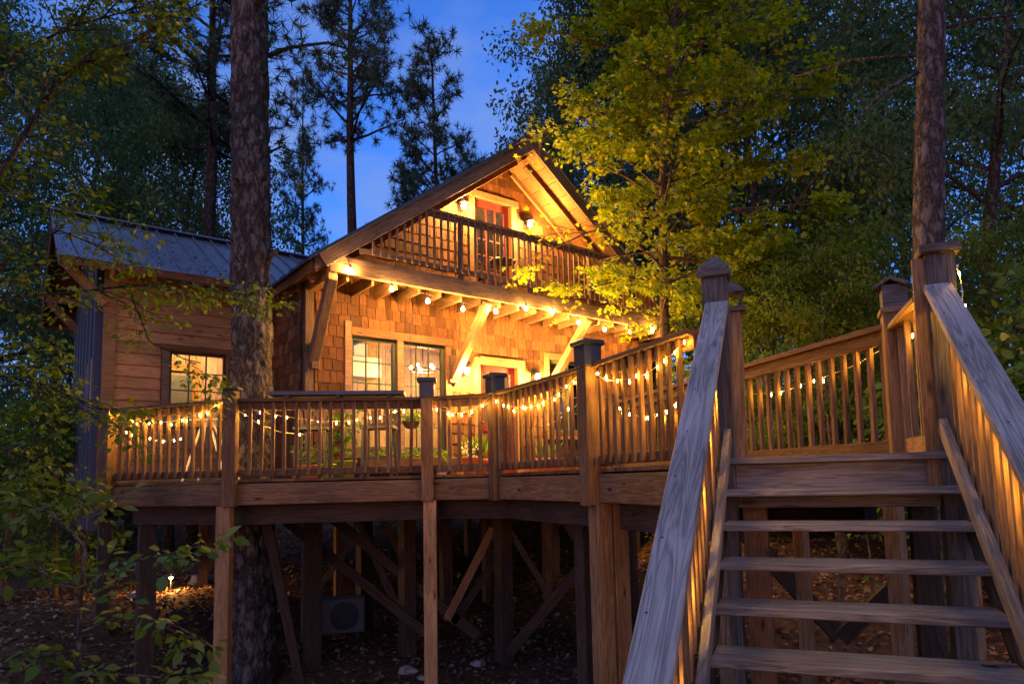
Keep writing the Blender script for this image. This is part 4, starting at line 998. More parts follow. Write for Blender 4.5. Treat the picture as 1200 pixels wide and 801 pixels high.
potted(wall_pt(8.25, .40), .24, .32, M_CLAY, .5, 90, .1, "grassy plant in a clay pot below the wall lamp by the pale brace")
potted(wall_pt(4.15, .45), .20, .28, M_LIME, .9, 140, .13, "tall leafy plant in a lime pot below the green framed window", 'bush', .35)
potted(wall_pt(3.75, .75), .15, .22, M_LIME, .30, 110, .08, "low leafy plant in a lime pot beside the corner post", 'bush', .8)
potted(wall_pt(3.45, .9), .17, .2, M_CLAY, .35, 120, .08, "low leafy plant in a clay pot at the cabin corner", 'bush', .9)
potted(wall_pt(5.95, .30), .12, .2, M_WHITE, .2, 50, .06, "small plant in a white pot under the window box", 'bush', .7)
fb = thing("window_box", "wooden window box with yellow green plants under the green framed windows", "planter", H(5.4, DW - .16, .18), YH)
board(fb, "front_board", H(4.5, DW - .30, .30), H(6.25, DW - .30, .30), .22, .02, HY, M_TRIM); board(fb, "back_board", H(4.5, DW - .10, .30), H(6.25, DW - .10, .30), .22, .02, HY, M_TRIM); board(fb, "base_board", H(4.5, DW - .20, .19), H(6.25, DW - .20, .19), .18, .02, ZV, M_TRIM)
for a in (4.49, 6.26): board(fb, "end_board", H(a, DW - .31, .30), H(a, DW - .09, .30), .22, .02, HX, M_TRIM)
n = 420; a_ = rng.uniform(4.55, 6.2, n); pos = np.stack([H(a, DW - .20 + rng.uniform(-.12, .1), .38 + rng.uniform(0, .18) * (.4 + .6 * abs(math.sin(a * 6)))) for a in a_])
mesh_obj("leaves", leaf_mesh("leaves", pos, rng.normal(size=(n, 3)), rng.normal(size=(n, 3)) + [0, 0, 1], rng.uniform(.04, .08, n), OVAL), fb, None, M_FERN)
potted(wall_pt(6.38, .55), .14, .34, M_CLAY, .3, 90, .05, "cream flowering plant in a pot beside the window trim", 'bush', .6, M_FLOWER)
hb = thing("hanging_basket", "hanging flower basket in front of the green framed window", "planter", H(5.25, DW - .55, 1.0), YH)
mb = MB(); mb.lathe(H(5.25, DW - .55, 1.0), [(.001, -.14), (.09, -.11), (.15, -.02), (.16, 0), (.14, 0)], 14); mb.build("bowl", M_TIMBER, hb, None, True)
mb = MB(); [mb.tube([H(5.25 + .15 * math.cos(t), DW - .55 + .15 * math.sin(t), 1.0), H(5.25, DW - .55, 1.45)], .004, 4) for t in (0, 2.1, 4.2)]; mb.tube([H(5.25, DW - .55, 1.45), H(5.25, DW - .55, 3.10)], .005, 4); mb.build("chain", M_BLACK, hb)
n = 160; pos = np.array(H(5.25, DW - .55, 1.05)) + rng.normal(size=(n, 3)) * [.12, .12, .06]
mesh_obj("leaves", leaf_mesh("leaves", pos, rng.normal(size=(n, 3)), rng.normal(size=(n, 3)), rng.uniform(.04, .08, n), OVAL), hb, None, M_FERN)
bc = thing("balcony_table", "round dark wire table on the balcony before the upper red door", "table", H(7.25, 10.1, 3.446), YH)
mb = MB(); mb.lathe(H(7.25, 10.1, 3.446), [(.001, .62), (.24, .62), (.25, .64), (.24, .66), (.001, .66)], 18); mb.build("table_top", M_BLACK, bc)
for k in range(3):
    t = k * 2.09; mb = MB(); mb.tube([H(7.25 + .2 * math.cos(t), 10.1 + .2 * math.sin(t), 3.447), H(7.25 - .05 * math.cos(t), 10.1 - .05 * math.sin(t), 3.8), H(7.25 + .16 * math.cos(t), 10.1 + .16 * math.sin(t), 4.07)], .011, 6); mb.build("leg", M_BLACK, bc)

# air conditioner under the deck
acx = at(398, 745, 11.3); acz = G(acx[0], acx[1])
ac = thing("air_conditioner", "pale outdoor air conditioner unit on the ground under the cabin", "air conditioner", V3(acx[0], acx[1], acz), .25)
aa = V3(math.cos(.25), math.sin(.25), 0); an = V3(aa[1], -aa[0], 0); ao = V3(acx[0], acx[1], acz)
block(ac, "casing", ao + ZV * .38, .80, .30, .56, aa, M_AC, .02)
mb = MB()
for r_ in (.06, .10, .14, .18, .215):
    mb.tube([ao + ZV * .38 + aa * (.08 + r_ * math.cos(t)) + ZV * r_ * math.sin(t) + an * .158 for t in np.linspace(0, 2 * math.pi, 24)], .005, 4, False)
mb.build("fan_guard", M_BLACK, ac)
mb = MB(); mb.lathe(V3(0, 0, 0), [(.001, .003), (.225, .003), (.225, 0)], 24); 
me = bpy.data.meshes.new("fan_recess"); me.from_pydata(mb.v, [], mb.f); mesh_obj("fan_recess", me, ac, frame_m(ao + ZV * .38 + aa * .08 + an * .1515, aa, an), M_BLACK)
for s in (-1, 1): block(ac, "foot", ao + aa * s * .28 + ZV * .05, .06, .34, .10, aa, M_BLACK)
for k in range(9): board(ac, "side_louvre", ao - aa * .405 - an * .1 + ZV * (.16 + k * .052), ao - aa * .405 + an * .1 + ZV * (.16 + k * .052), .012, .012, ZV, M_BLACK, 0)
block(None, "x", ao, .1, .1, .1, aa, M_ROCK) if False else None

# path lights on the slope
def path_light(p, power, label):
    g = G(p[0], p[1]); o = V3(p[0], p[1], g); t = thing("path_light", label, "lamp", o)
    mb = MB(); mb.tube([o - ZV * .05, o + ZV * .26], .012, 6); mb.build("stake", M_BLACK, t)
    mb = MB(); mb.lathe(o, [(.02, .345), (.06, .33), (.085, .31), (.08, .308), (.02, .325)], 14); mb.build("hood", M_BLACK, t, None, True)
    mb = MB(); mb.lathe(o, [(.02, .26), (.032, .27), (.032, .30), (.02, .306)], 10); mb.build("globe", M_LAMPGLOW, t, None, True)
    lamp("lamp_light", o + ZV * .285 + V3(.0, -.06, -.0), power, t, .03)
path_light(at(200, 690, 13.6), 24, "small path light glowing on the leafy slope behind the deck posts")

# rocks
def rock(c, r, label, grp=None):
    bm = bmesh.new(); bmesh.ops.create_icosphere(bm, subdivisions=3, radius=1.0)
    ph = rng.uniform(0, 6, 6)
    for v in bm.verts:
        q = v.co; s = 1 + .18 * math.sin(q.x * 3 + ph[0]) * math.cos(q.y * 2.6 + ph[1]) + .12 * math.sin(q.z * 5 + ph[2] + q.x * 2)
        v.co = Vector((q.x * r * s, q.y * r * .8 * s, q.z * r * .5 * s))
    me = bpy.data.meshes.new("rock"); bm.to_mesh(me); bm.free()
    me.polygons.foreach_set('use_smooth', [True] * len(me.polygons))
    o = mesh_obj("rock", me, None, Matrix.Translation(Vector((c[0], c[1], G(c[0], c[1]) + r * .12))), M_ROCK)
    tag(o, label, "rock", grp)
for px_, py_, D, r, lb in ((478, 752, 9.8, .14, "pale rock in the leaf litter beside the tall square deck post"), (497, 758, 9.6, .10, "small rock touching the pale rock beside the deck post"), (330, 790, 8.9, .12, "grey rock at the foot of the leaning brace under the deck"), (240, 640, 15, .3, "grey boulder on the slope beyond the path light"), (165, 700, 13, .25, "grey boulder behind the sapling near the path light"), (560, 755, 9.9, .1, "small grey rock under the crossed deck braces")):
    rock(at(px_, py_, D), r, lb, "rocks in the leaf litter")

# ------------------------------------------------------------------ trees
def pine_trunk(path, rad, nseg, step, seed, depth=.055, cell=(9, .26)):
    """bark of raised plates, real relief"""
    path = np.asarray(path, float); rad = np.asarray(rad, float)
    L = np.concatenate([[0], np.cumsum(np.linalg.norm(np.diff(path, axis=0), axis=1))]); m = max(4, int(L[-1] / step))
    s = np.linspace(0, L[-1], m); c = np.stack([np.interp(s, L, path[:, i]) for i in range(3)], -1); r = np.interp(s, L, rad)
    th = np.linspace(0, 2 * math.pi, nseg, endpoint=False)
    r_ = np.random.default_rng(seed); ncx = cell[0]; ncy = int(L[-1] / cell[1]) + 3
    jx = r_.uniform(.05, .95, (ncy, ncx)); jy = r_.uniform(.05, .95, (ncy, ncx)); hh = r_.uniform(.5, 1, (ncy, ncx))
    TH, SS = np.meshgrid(th, s); X = TH / (2 * math.pi) * ncx + .35 * np.sin(SS * 5 + TH * 2); Y = SS / cell[1] + .25 * np.sin(TH * 7 + SS * 3) + 1
    ix = np.floor(X).astype(int); iy = np.floor(Y).astype(int); F1 = np.full(X.shape, 9.0); F2 = F1.copy(); HV = np.zeros(X.shape)
    for dx in (-1, 0, 1):
        for dy in (-1, 0, 1):
            cx, cy = (ix + dx) % ncx, np.clip(iy + dy, 0, ncy - 1)
            d = np.hypot(X - (ix + dx + jx[cy, cx]), (Y - (iy + dy + jy[cy, cx])) * 1.0)
            n1 = d < F1; F2 = np.where(n1, F1, np.minimum(F2, d)); HV = np.where(n1, hh[cy, cx], HV); F1 = np.minimum(F1, d)
    pl_ = np.clip((F2 - F1) * 3.2, 0, 1) ** .7 * HV + r_.normal(size=X.shape) * .06
    R = r[:, None] - depth * .6 + depth * pl_
    v = np.stack([c[:, 0:1] + R * np.cos(TH), c[:, 1:2] + R * np.sin(TH), np.broadcast_to(c[:, 2:3], R.shape)], -1)
    me = bpy.data.meshes.new("trunk"); id_ = np.arange(m * nseg).reshape(m, nseg); nx_ = np.roll(id_, -1, 1)
    f = np.stack([id_[:-1], nx_[:-1], nx_[1:], id_[1:]], -1).reshape(-1, 4)
    me.vertices.add(m * nseg); me.vertices.foreach_set('co', v.reshape(-1).astype(np.float32)); me.loops.add(f.size); me.loops.foreach_set('vertex_index', f.reshape(-1).astype(np.int32))
    me.polygons.add(len(f)); me.polygons.foreach_set('loop_start', np.arange(0, f.size, 4, dtype=np.int32)); me.update(calc_edges=True)
    me.polygons.foreach_set('use_smooth', [True] * len(f)); return me

def needle_tufts(pts, dirs, size, per, name):
    pts = np.asarray(pts); dirs = np.asarray(dirs); n = len(pts)
    P_ = np.repeat(pts, per, 0); D_ = np.repeat(dirs, per, 0) * .5 + rng.normal(size=(n * per, 3)) * .75
    return leaf_mesh(name, P_, D_, rng.normal(size=(n * per, 3)), np.repeat(size, per) * rng.uniform(.7, 1.2, n * per), [(-.05, 0, 0), (.05, 0, 0), (.02, .7, -.02), (0, 1.0, -.05), (-.02, .7, -.02)])

def curve_pts(p, d, L, n, droop, wob):
    pts = [np.array(p, float)]; d = nrm(d)
    for i in range(n):
        d = nrm(d + V3(0, 0, -droop / n) + rng.normal(size=3) * wob); pts.append(pts[-1] + d * L / n)
    return np.array(pts)

def make_pine(hgt, base_r, first, spread, seed, tuft=.27, per=26, ntuft=24):
    """local mesh pair of a pine: trunk with limbs, needle crown"""
    mb = MB(); tp = curve_pts((0, 0, 0), (rng.normal() * .02, rng.normal() * .02, 1), hgt, 10, 0, .012)
    mb.tube(tp, np.linspace(base_r, .03, 11), 10)
    P_, D_, S_ = [], [], []
    z = first; k = 0
    while z < hgt - .3:
        f = (z - first) / (hgt - first); 
        for j in range(rng.integers(2, 5)):
            az = rng.uniform(0, 2 * math.pi); Lb = spread * (1 - f) ** .6 * rng.uniform(.45, 1.1) + .5
            o = np.array([np.interp(z, tp[:, 2], tp[:, 0]), np.interp(z, tp[:, 2], tp[:, 1]), z])
            b = curve_pts(o, (math.cos(az), math.sin(az), .15 + .9 * f), Lb, 6, -.25, .09)
            mb.tube(b, np.linspace(.045 * (1.2 - f), .012, 7), 5, False)
            for t in range(int(ntuft * Lb / 2)):
                s = rng.uniform(.35, 1.0); c = np.array([np.interp(s * 6, range(7), b[:, i]) for i in range(3)])
                dd = nrm(rng.normal(size=3) + nrm(b[-1] - b[0]) * .8 + V3(0, 0, .35)); e = c + dd * rng.uniform(.15, .55)
                if rng.random() < .5: mb.tube([c, e], .008, 3, False)
                P_.append(e); D_.append(dd); S_.append(tuft * rng.uniform(.7, 1.2))
        z += rng.uniform(.35, .75)
    me = bpy.data.meshes.new("trunk"); me.from_pydata(mb.v, [], mb.f); me.update(); me.polygons.foreach_set('use_smooth', [True] * len(me.polygons))
    return me, needle_tufts(P_, D_, np.array(S_), per, "crown")

def make_broadleaf(hgt, base_r, crown_r, first, nlimb, nleaf, lsize, shape, seed):
    mb = MB(); tp = curve_pts((0, 0, 0), (rng.normal() * .05, rng.normal() * .05, 1), hgt * .92, 9, 0, .04); mb.tube(tp, np.linspace(base_r, .03, 10), 9)
    cl = []
    for k in range(nlimb):
        f = (k + .5) / nlimb; z = first + (hgt * .9 - first) * f ** .9
        az = k * 2.4 + rng.uniform(-.5, .5); prof = math.sin(math.pi * min(.97, .18 + .8 * f)) ** .6; Lb = crown_r * prof * rng.uniform(.6, 1.1)
        o = np.array([np.interp(z, tp[:, 2], tp[:, 0]), np.interp(z, tp[:, 2], tp[:, 1]), z]); b = curve_pts(o, (math.cos(az), math.sin(az), .35 + .5 * f), Lb, 6, .2, .10)
        mb.tube(b, np.linspace(max(.02, base_r * .32 * (1.1 - f)), .01, 7), 5, False)
        for t in range(7):
            s = rng.uniform(.3, 1.05); c = np.array([np.interp(min(s, 1) * 6, range(7), b[:, i]) for i in range(3)])
            dd = nrm(rng.normal(size=3) * [1, 1, .5] + nrm(b[-1] - b[0])); e = c + dd * rng.uniform(.2, .9) * crown_r / 3
            mb.tube([c, (c + e) / 2 + rng.normal(size=3) * .05, e], [.012, .008, .004], 3, False); cl.append((e, rng.uniform(.35, .8) * crown_r / 3.2))
    cl.append((tp[-1], crown_r / 4))
    c = np.array([x[0] for x in cl]); r = np.array([x[1] for x in cl]); w = r ** 2; idx_ = rng.choice(len(cl), nleaf, p=w / w.sum())
    g = rng.normal(size=(nleaf, 3)); g /= np.linalg.norm(g, axis=1, keepdims=True); g *= rng.uniform(.15, 1.15, (nleaf, 1)) ** .6
    pos = c[idx_] + g * r[idx_][:, None] * [1.1, 1.1, .55]
    tip = g * [1, 1, .4] + rng.normal(size=(nleaf, 3)) * .7 + [0, 0, -.45]; nor = rng.normal(size=(nleaf, 3)) * .6 + [0, 0, 1]
    me = bpy.data.meshes.new("trunk"); me.from_pydata(mb.v, [], mb.f); me.update(); me.polygons.foreach_set('use_smooth', [True] * len(me.polygons))
    return me, leaf_mesh("crown", pos, tip, nor, lsize * rng.uniform(.6, 1.25, nleaf), shape)

def plant_tree(name, label, protos, loc, rz, sc, tm, cm, group=None, tilt=0.0):
    z = G(loc[0], loc[1]) - .1
    t = bpy.data.objects.new(name, None); t.empty_display_size = .3
    link(t, None, Matrix.Translation(Vector((loc[0], loc[1], z))) @ Matrix.Rotation(rz, 4, 'Z') @ Matrix.Rotation(tilt, 4, 'Y') @ Matrix.Diagonal((sc[0], sc[0], sc[1], 1)))
    tag(t, label, "tree", group)
    for nm, me_, mt in (("trunk", protos[0], tm), ("crown", protos[1], cm)):
        if len(me_.materials) == 0: me_.materials.append(mt)
        mesh_obj(nm, me_, t, WORLD[t.name])
    return t

BROAD = [make_broadleaf(12, .20, 3.6, 1.6, 30, 19000, .125, DIAMOND, i) for i in range(3)]
BROADY = [make_broadleaf(7, .10, 2.2, .8, 20, 12000, .12, SLIM, i) for i in range(2)]
PINES = [make_pine(21, .27, 12.5, 2.3, 1, ntuft=17), make_pine(13, .18, 4.5, 2.6, 2, per=26, ntuft=28)]
BUSH = make_broadleaf(2.6, .04, 1.9, .15, 16, 7000, .10, OVAL, 4)

# the big pine growing through the deck
bp_ = thing("pine_tree", "massive pine trunk with plated bark growing up through the deck", "tree", V3(-4.24, 9.6, G(-4.24, 9.6)))
me = pine_trunk([at(292, 800, 9.6) - ZV * .9, at(293, 560, 9.6), at(295, 400, 9.6), at(292, 0, 9.6), at(289, -260, 9.6)], [.37, .30, .268, .258, .235], 84, .03, 3)
mesh_obj("trunk", me, bp_, None, M_BARK)
for (a, b, c, d), r in ((((312, 66, 9.7), (345, 55, 9.9), (385, 50, 10.3), (420, 62, 10.8)), .035), (((283, 12, 9.6), (262, -2, 9.4), (245, -10, 9.2), (230, -18, 9.0)), .05), (((312, 180, 9.7), (330, 172, 9.9), (345, 178, 10), (360, 182, 10.2)), .02)):
    pts = [at(*a), at(*b), at(*c), at(*d)]; mb = MB(); mb.tube(pts, np.linspace(r, r * .35, 4), 7); mb.build("branch", M_BARKDARK, bp_, None, True)
for a, b, r in (((272, 60, 9.55), (268, 52, 9.45), .05), ((318, 300, 9.5), (326, 292, 9.4), .035), ((280, 215, 9.3), (277, 208, 9.15), .03), ((300, 8, 9.4), (303, -2, 9.2), .045)):
    p, q = at(*a), at(*b); mb = MB(); mb.tube([p + (p - q) * .8, p, q], [r * 1.3, r, r * .75], 8); mb.build("branch_stub", M_BARK, bp_, None, True)
# needle sprays on its thin limbs
P_, D_ = [], []
for (px_, py_, D, sx, sy, k) in ((345, 55, 9.9, 22, 30, 26), (335, 120, 10, 18, 30, 24), (400, 60, 10.4, 18, 16, 22), (440, 25, 10.8, 25, 25, 18), (352, 185, 10.1, 12, 14, 16), (330, 20, 9.9, 14, 25, 18)):
    for _ in range(k):
        P_.append(at(px_ + rng.normal() * sx, py_ + rng.normal() * sy, D + rng.normal() * .3)); D_.append(nrm(rng.normal(size=3) + V3(0, 0, .3)))
mesh_obj("needles", needle_tufts(P_, D_, np.full(len(P_), .17), 26, "needles"), bp_, None, M_NEEDLE)

# tall pine beside the stairs
rp_ = thing("pine_tree", "straight pine trunk behind the stair newel with orange lit bark", "tree", V3(*at(1088, 285, 7.6)[:2], G(*at(1088, 285, 7.6)[:2])))
me = pine_trunk([np.append(at(1084, 300, 7.6)[:2], G(*at(1084, 300, 7.6)[:2]) - .1), at(1088, 285, 7.6), at(1092, 0, 7.6), at(1094, -220, 7.6)], [.19, .165, .145, .13], 60, .025, 5, .022, (8, .17))
mesh_obj("trunk", me, rp_, None, M_BARK)
for pts, r in (([(1074, 85, 7.6), (1040, 105, 7.5), (1018, 125, 7.4), (1003, 142, 7.3)], .03), ([(1106, 33, 7.6), (1145, 22, 7.7), (1185, 18, 7.9)], .025), ([(1072, 65, 7.6), (1000, 70, 7.9), (930, 90, 8.3)], .022)):
    mb = MB(); mb.tube([at(*p) for p in pts], np.linspace(r, r * .4, len(pts)), 7); mb.build("branch", M_BARK, rp_, None, True)

# maple beside the balcony
D_M = 12.0
mp = thing("maple_tree", "slender maple with lit yellow green leaves in front of the balcony", "tree", V3(*at(780, 480, D_M)[:2], G(*at(780, 480, D_M)[:2])))
tr = [np.append(at(781, 480, D_M)[:2], G(*at(781, 480, D_M)[:2]) - .1), at(780, 480, D_M), at(779, 380, D_M), at(777, 280, D_M), at(777, 180, D_M), at(786, 90, D_M), at(792, 0, D_M), at(800, -120, D_M)]
mb = MB(); mb.tube(tr, [.12, .095, .085, .075, .06, .045, .035, .015], 12); trz = np.array(tr)
LP, LT = [], []
def spray(p, d, L, r, depth, flat=.35):
    n_ = 5; b = curve_pts(p, d, L, n_, .12, .10); mb.tube(b, np.linspace(r, r * .35, n_ + 1), 5 if r > .012 else 3, False)
    if depth == 0:
        for s in np.linspace(.15, 1, max(4, int(L / .055))):
            c = np.array([np.interp(s * n_, range(n_ + 1), b[:, i]) for i in range(3)])
            for _ in range(3):
                dd = nrm(rng.normal(size=3) * [1, 1, .3] + nrm(b[-1] - b[0]) * .6); LP.append(c + dd * rng.uniform(.02, .13)); LT.append(dd + V3(0, 0, -.35))
        return
    m_ = 5 if depth == 1 else 6
    for i in range(m_):
        s = .25 + .75 * (i + rng.uniform(.2, .8)) / m_; c = np.array([np.interp(s * n_, range(n_ + 1), b[:, j]) for j in range(3)]); ax = nrm(b[-1] - b[0])
        sd_ = nrm(np.cross(ax, ZV)) * (1 if i % 2 else -1); dd = nrm(ax * rng.uniform(.5, 1) + sd_ * rng.uniform(.5, 1.1) + V3(0, 0, rng.normal() * flat))
        spray(c, dd, L * rng.uniform(.42, .62) * (1.15 - .5 * s), r * .5, depth - 1, flat)
    spray(b[-1], nrm(b[-1] - b[-2]), L * .35, r * .35, 0, flat)
def tr_at(z): return np.array([np.interp(z, trz[:, 2], trz[:, i]) for i in range(3)])
nl_ = 46
for k in range(nl_):
    f = (k + .5) / nl_; z = 2.6 + 7.0 * f; az = k * 2.399 + rng.uniform(-.4, .4)
    prof = 1.0 - .30 * abs(f - .45) / .55; Lb = (2.95 * prof) * rng.uniform(.6, 1.15) * .62
    spray(tr_at(z), (math.cos(az), math.sin(az), .28 + .3 * f), Lb, .026, 2)
for pts in ([(777, 262, 12), (735, 262, 11.9), (690, 272, 11.8), (650, 290, 11.7)], [(777, 235, 12), (735, 208, 11.8), (700, 190, 11.7)], [(779, 330, 12), (740, 325, 11.6), (700, 335, 11.4)], [(780, 318, 12), (805, 300, 11.8), (850, 310, 11.6)], [(777, 255, 12), (830, 265, 11.9), (880, 280, 11.8)], [(777, 215, 12), (850, 200, 12.1), (905, 190, 12.2)], [(780, 345, 12), (840, 350, 11.4), (890, 365, 11.1), (930, 380, 11)], [(779, 300, 12), (860, 315, 11.6), (915, 330, 11.4), (955, 345, 11.2)], [(777, 235, 12), (860, 245, 11.8), (930, 240, 11.6)], [(777, 150, 12), (860, 130, 11.8), (925, 110, 11.7)], [(786, 90, 12), (720, 60, 11.8), (665, 40, 11.7)], [(777, 160, 12), (710, 130, 11.7), (650, 150, 11.5)]):
    q = [at(*p) for p in pts]; mb.tube(q, np.linspace(.03, .012, len(q)), 6, False)
    for i in range(1, len(q)):
        for _ in range(2): spray(q[i], nrm(q[i] - q[i - 1] + rng.normal(size=3) * .25), .75, .011, 1)
        spray(q[i], nrm(q[i] - q[i - 1]), .7, .011, 1)
mb.build("trunk", M_BARKMAPLE, mp, None, True)
LP, LT = np.array(LP), np.array(LT)
# the crown is one sided: leaves culled in view where they would hide the soffit
dd_ = LP @ FWD; qx = PPX + FPX * (LP @ CR) / dd_; qy = PPY - FPX * (LP @ CU) / dd_
keep = np.ones(len(LP), bool)
soff = (qx < 628 + (qy - 165) * .86) & (qy > 130) & (qy < 312); keep &= ~soff | (rng.random(len(LP)) < .10)
keep &= ~((qx < 610 + rng.normal(size=len(LP)) * 8) & (qy < 170)); keep &= ~((qx < 735) & (qy > 345) & (rng.random(len(LP)) < .75)); keep &= rng.random(len(LP)) < .95
LP, LT = LP[keep], LT[keep]; n = len(LP); print("maple leaves", n)
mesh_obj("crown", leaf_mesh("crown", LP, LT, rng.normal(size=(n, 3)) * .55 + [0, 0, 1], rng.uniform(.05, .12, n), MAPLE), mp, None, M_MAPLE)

# branches and saplings close to the wing
def near_tree(name, label, root, paths, nlev, seglen, lsz, shape, lm, tm=M_BARKDARK, root_r=.07, flat=.45):
    global mb, LP, LT
    t = thing(name, label, "tree", V3(root[0], root[1], G(root[0], root[1]))); mb = MB(); LP, LT = [], []
    for pts, r, k in paths:
        q = [np.asarray(p, float) for p in pts]; mb.tube(q, np.linspace(r, max(.006, r * .3), len(q)), 7, False)
        for i in range(1, len(q)):
            for _ in range(k): spray(q[i - 1] + (q[i] - q[i - 1]) * rng.uniform(.2, 1), nrm(nrm(q[i] - q[i - 1]) + rng.normal(size=3) * .5), seglen * rng.uniform(.7, 1.2), min(.012, r * .5), nlev, flat)
    mb.build("trunk", tm, t, None, True); P2, T2 = np.array(LP), np.array(LT); n = len(P2); print(name, n)
    mesh_obj("crown", leaf_mesh("crown", P2, T2, rng.normal(size=(n, 3)) * .6 + [0, 0, 1], lsz * rng.uniform(.35, 1.3, n), shape), t, None, lm)
    return t
r0 = at(-110, 400, 6.6); r0g = V3(r0[0], r0[1], G(r0[0], r0[1]))
def up(z): return V3(r0[0], r0[1], z)
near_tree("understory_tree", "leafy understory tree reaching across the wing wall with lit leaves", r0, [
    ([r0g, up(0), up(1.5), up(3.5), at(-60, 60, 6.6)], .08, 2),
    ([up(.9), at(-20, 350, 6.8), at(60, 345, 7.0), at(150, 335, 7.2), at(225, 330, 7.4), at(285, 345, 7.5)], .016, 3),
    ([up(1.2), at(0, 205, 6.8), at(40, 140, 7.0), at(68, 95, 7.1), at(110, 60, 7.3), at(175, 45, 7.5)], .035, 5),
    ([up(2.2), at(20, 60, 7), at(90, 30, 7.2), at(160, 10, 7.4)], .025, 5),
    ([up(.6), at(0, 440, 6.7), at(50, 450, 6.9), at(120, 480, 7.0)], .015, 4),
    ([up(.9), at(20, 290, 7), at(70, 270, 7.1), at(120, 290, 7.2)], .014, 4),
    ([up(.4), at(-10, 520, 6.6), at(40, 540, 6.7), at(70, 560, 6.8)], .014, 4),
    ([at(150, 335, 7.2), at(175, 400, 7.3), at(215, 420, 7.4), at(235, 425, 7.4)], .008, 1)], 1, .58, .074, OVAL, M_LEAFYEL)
s0 = at(95, 800, 5.2); s0g = V3(s0[0], s0[1], G(s0[0], s0[1]))
near_tree("sapling", "young sapling with broad drooping leaves in front of the leafy slope", s0, [
    ([s0g, at(92, 760, 5.2), at(96, 680, 5.2), at(105, 600, 5.2)], .024, 1),
    ([at(95, 690, 5.2), at(140, 660, 5.1), at(190, 650, 5.0), at(232, 640, 5.0)], .010, 2), ([at(94, 740, 5.2), at(150, 720, 5.0), at(200, 730, 4.9), at(230, 745, 4.9)], .010, 2),
    ([at(95, 700, 5.2), at(50, 670, 5.1), at(10, 660, 5.0)], .010, 3), ([at(95, 760, 5.2), at(40, 770, 5.0), at(0, 760, 5.0)], .010, 2), ([at(100, 640, 5.2), at(60, 600, 5.1), at(20, 590, 5.0)], .010, 2), ([at(95, 790, 5.2), at(150, 790, 5), at(210, 795, 4.9)], .010, 2)], 0, .34, .115, OVAL, M_LEAF, M_BARK)
for k, (px_, py_, D, h) in enumerate(((1150, 420, 7.6, 2.4), (1190, 360, 8.2, 3.4), (1215, 480, 6.9, 2.2))):
    c = at(px_, py_, D); g = G(c[0], c[1]); base = V3(c[0], c[1], g)
    paths = [([base, base + V3(.1, 0, h * .5), base + V3(.0, .1, h)], .03, 4)] + [([base + ZV * h * f_, base + V3(math.cos(a_) * .6, math.sin(a_) * .6, h * f_ + .4), base + V3(math.cos(a_) * 1.2, math.sin(a_) * 1.2, h * f_ + .55)], .014, 3) for f_, a_ in zip(np.linspace(.25, .9, 9), np.arange(9) * 2.4)]
    near_tree("shrub", ["broad leaved shrub behind the stair handrail at the foot of the pine", "tall shrub with dark leaves crowding behind the stair handrail", "low shrub with broad leaves beside the stair rail"][k], c, paths, 1, .55, .13, OVAL, M_LEAF)

# sapling stems seen between the treads
for (px_, py_, D, r, hz_) in ((981, 640, 8.0, .03, -.2), (1022, 690, 7.0, .016, -.3)):
    c = at(px_, py_, D); g = G(c[0], c[1]); near_tree("sapling", "thin sapling stem standing under the deck behind the open treads" if r > .02 else "thin crooked stem standing close to the deck post behind the treads", c, [([V3(c[0], c[1], g), V3(c[0] + .03, c[1], g + .6), V3(c[0] - .02, c[1], g + 1.1), V3(c[0] + .04, c[1], g + 1.75)], r, 1)], 0, .35, .08, OVAL, M_LEAFYEL, M_BARKMAPLE)

# woods behind
def bt(name, label, proto, px_, D, rz, s, sz, tm, cm, group): 
    c = at(px_, 560, D); plant_tree(name, label, proto, (c[0], c[1]), rz, (s, sz), tm, cm, group)
GL, GR, GC_ = "broadleaf trees in the woods behind the metal roofed wing", "broadleaf trees in the dark woods behind the walkway", "broadleaf trees behind the cabin roof"
for k, (px_, D, s, sz) in enumerate(((-150, 14, 1.0, 1.3), (-40, 18, 1.0, 1.5), (100, 21, .95, 1.5), (158, 26, 1.2, 1.8), (200, 20, .9, 1.25), (40, 31, 1.4, 2.1), (245, 29, 1.1, 1.7), (120, 37, 1.5, 2.2), (-60, 33, 1.5, 2.1))):
    bt("broadleaf_tree", "dark broadleaf tree in the woods behind the metal roofed wing", BROAD[k % 3], px_, D, k * 1.7, s, sz, M_BARKDARK, M_LEAFDARK, GL)
for k, (px_, D, s, sz) in enumerate(((350, 27, .8, .86), (395, 33, .85, .98), (450, 28, .75, .83), (655, 26, .9, 1.35), (600, 34, .9, 1.0))):
    bt("broadleaf_tree", "dark broadleaf tree showing above the cabin roof against the sky", BROAD[(k + 1) % 3], px_, D, k * 2.3, s, sz, M_BARKDARK, M_LEAFDARK, GC_)
for k, (px_, D, s, sz) in enumerate(((715, 22, 1.05, 1.55), (775, 19, 1.05, 1.5), (850, 17, 1.0, 1.35), (925, 16, .95, 1.3), (1010, 18, 1.0, 1.5), (1150, 14, .95, 1.25), (1230, 17, 1.1, 1.4), (880, 26, 1.4, 1.9), (1000, 27, 1.4, 2.0), (1120, 26, 1.4, 1.9), (780, 32, 1.5, 2.0), (940, 36, 1.6, 2.2), (1090, 38, 1.6, 2.2), (1250, 30, 1.6, 2.0))):
    bt("broadleaf_tree", "dark broadleaf tree in the woods behind the walkway railing", BROAD[k % 3], px_, D, k * 1.3 + .5, s, sz, M_BARKDARK, M_LEAFDARK, GR)
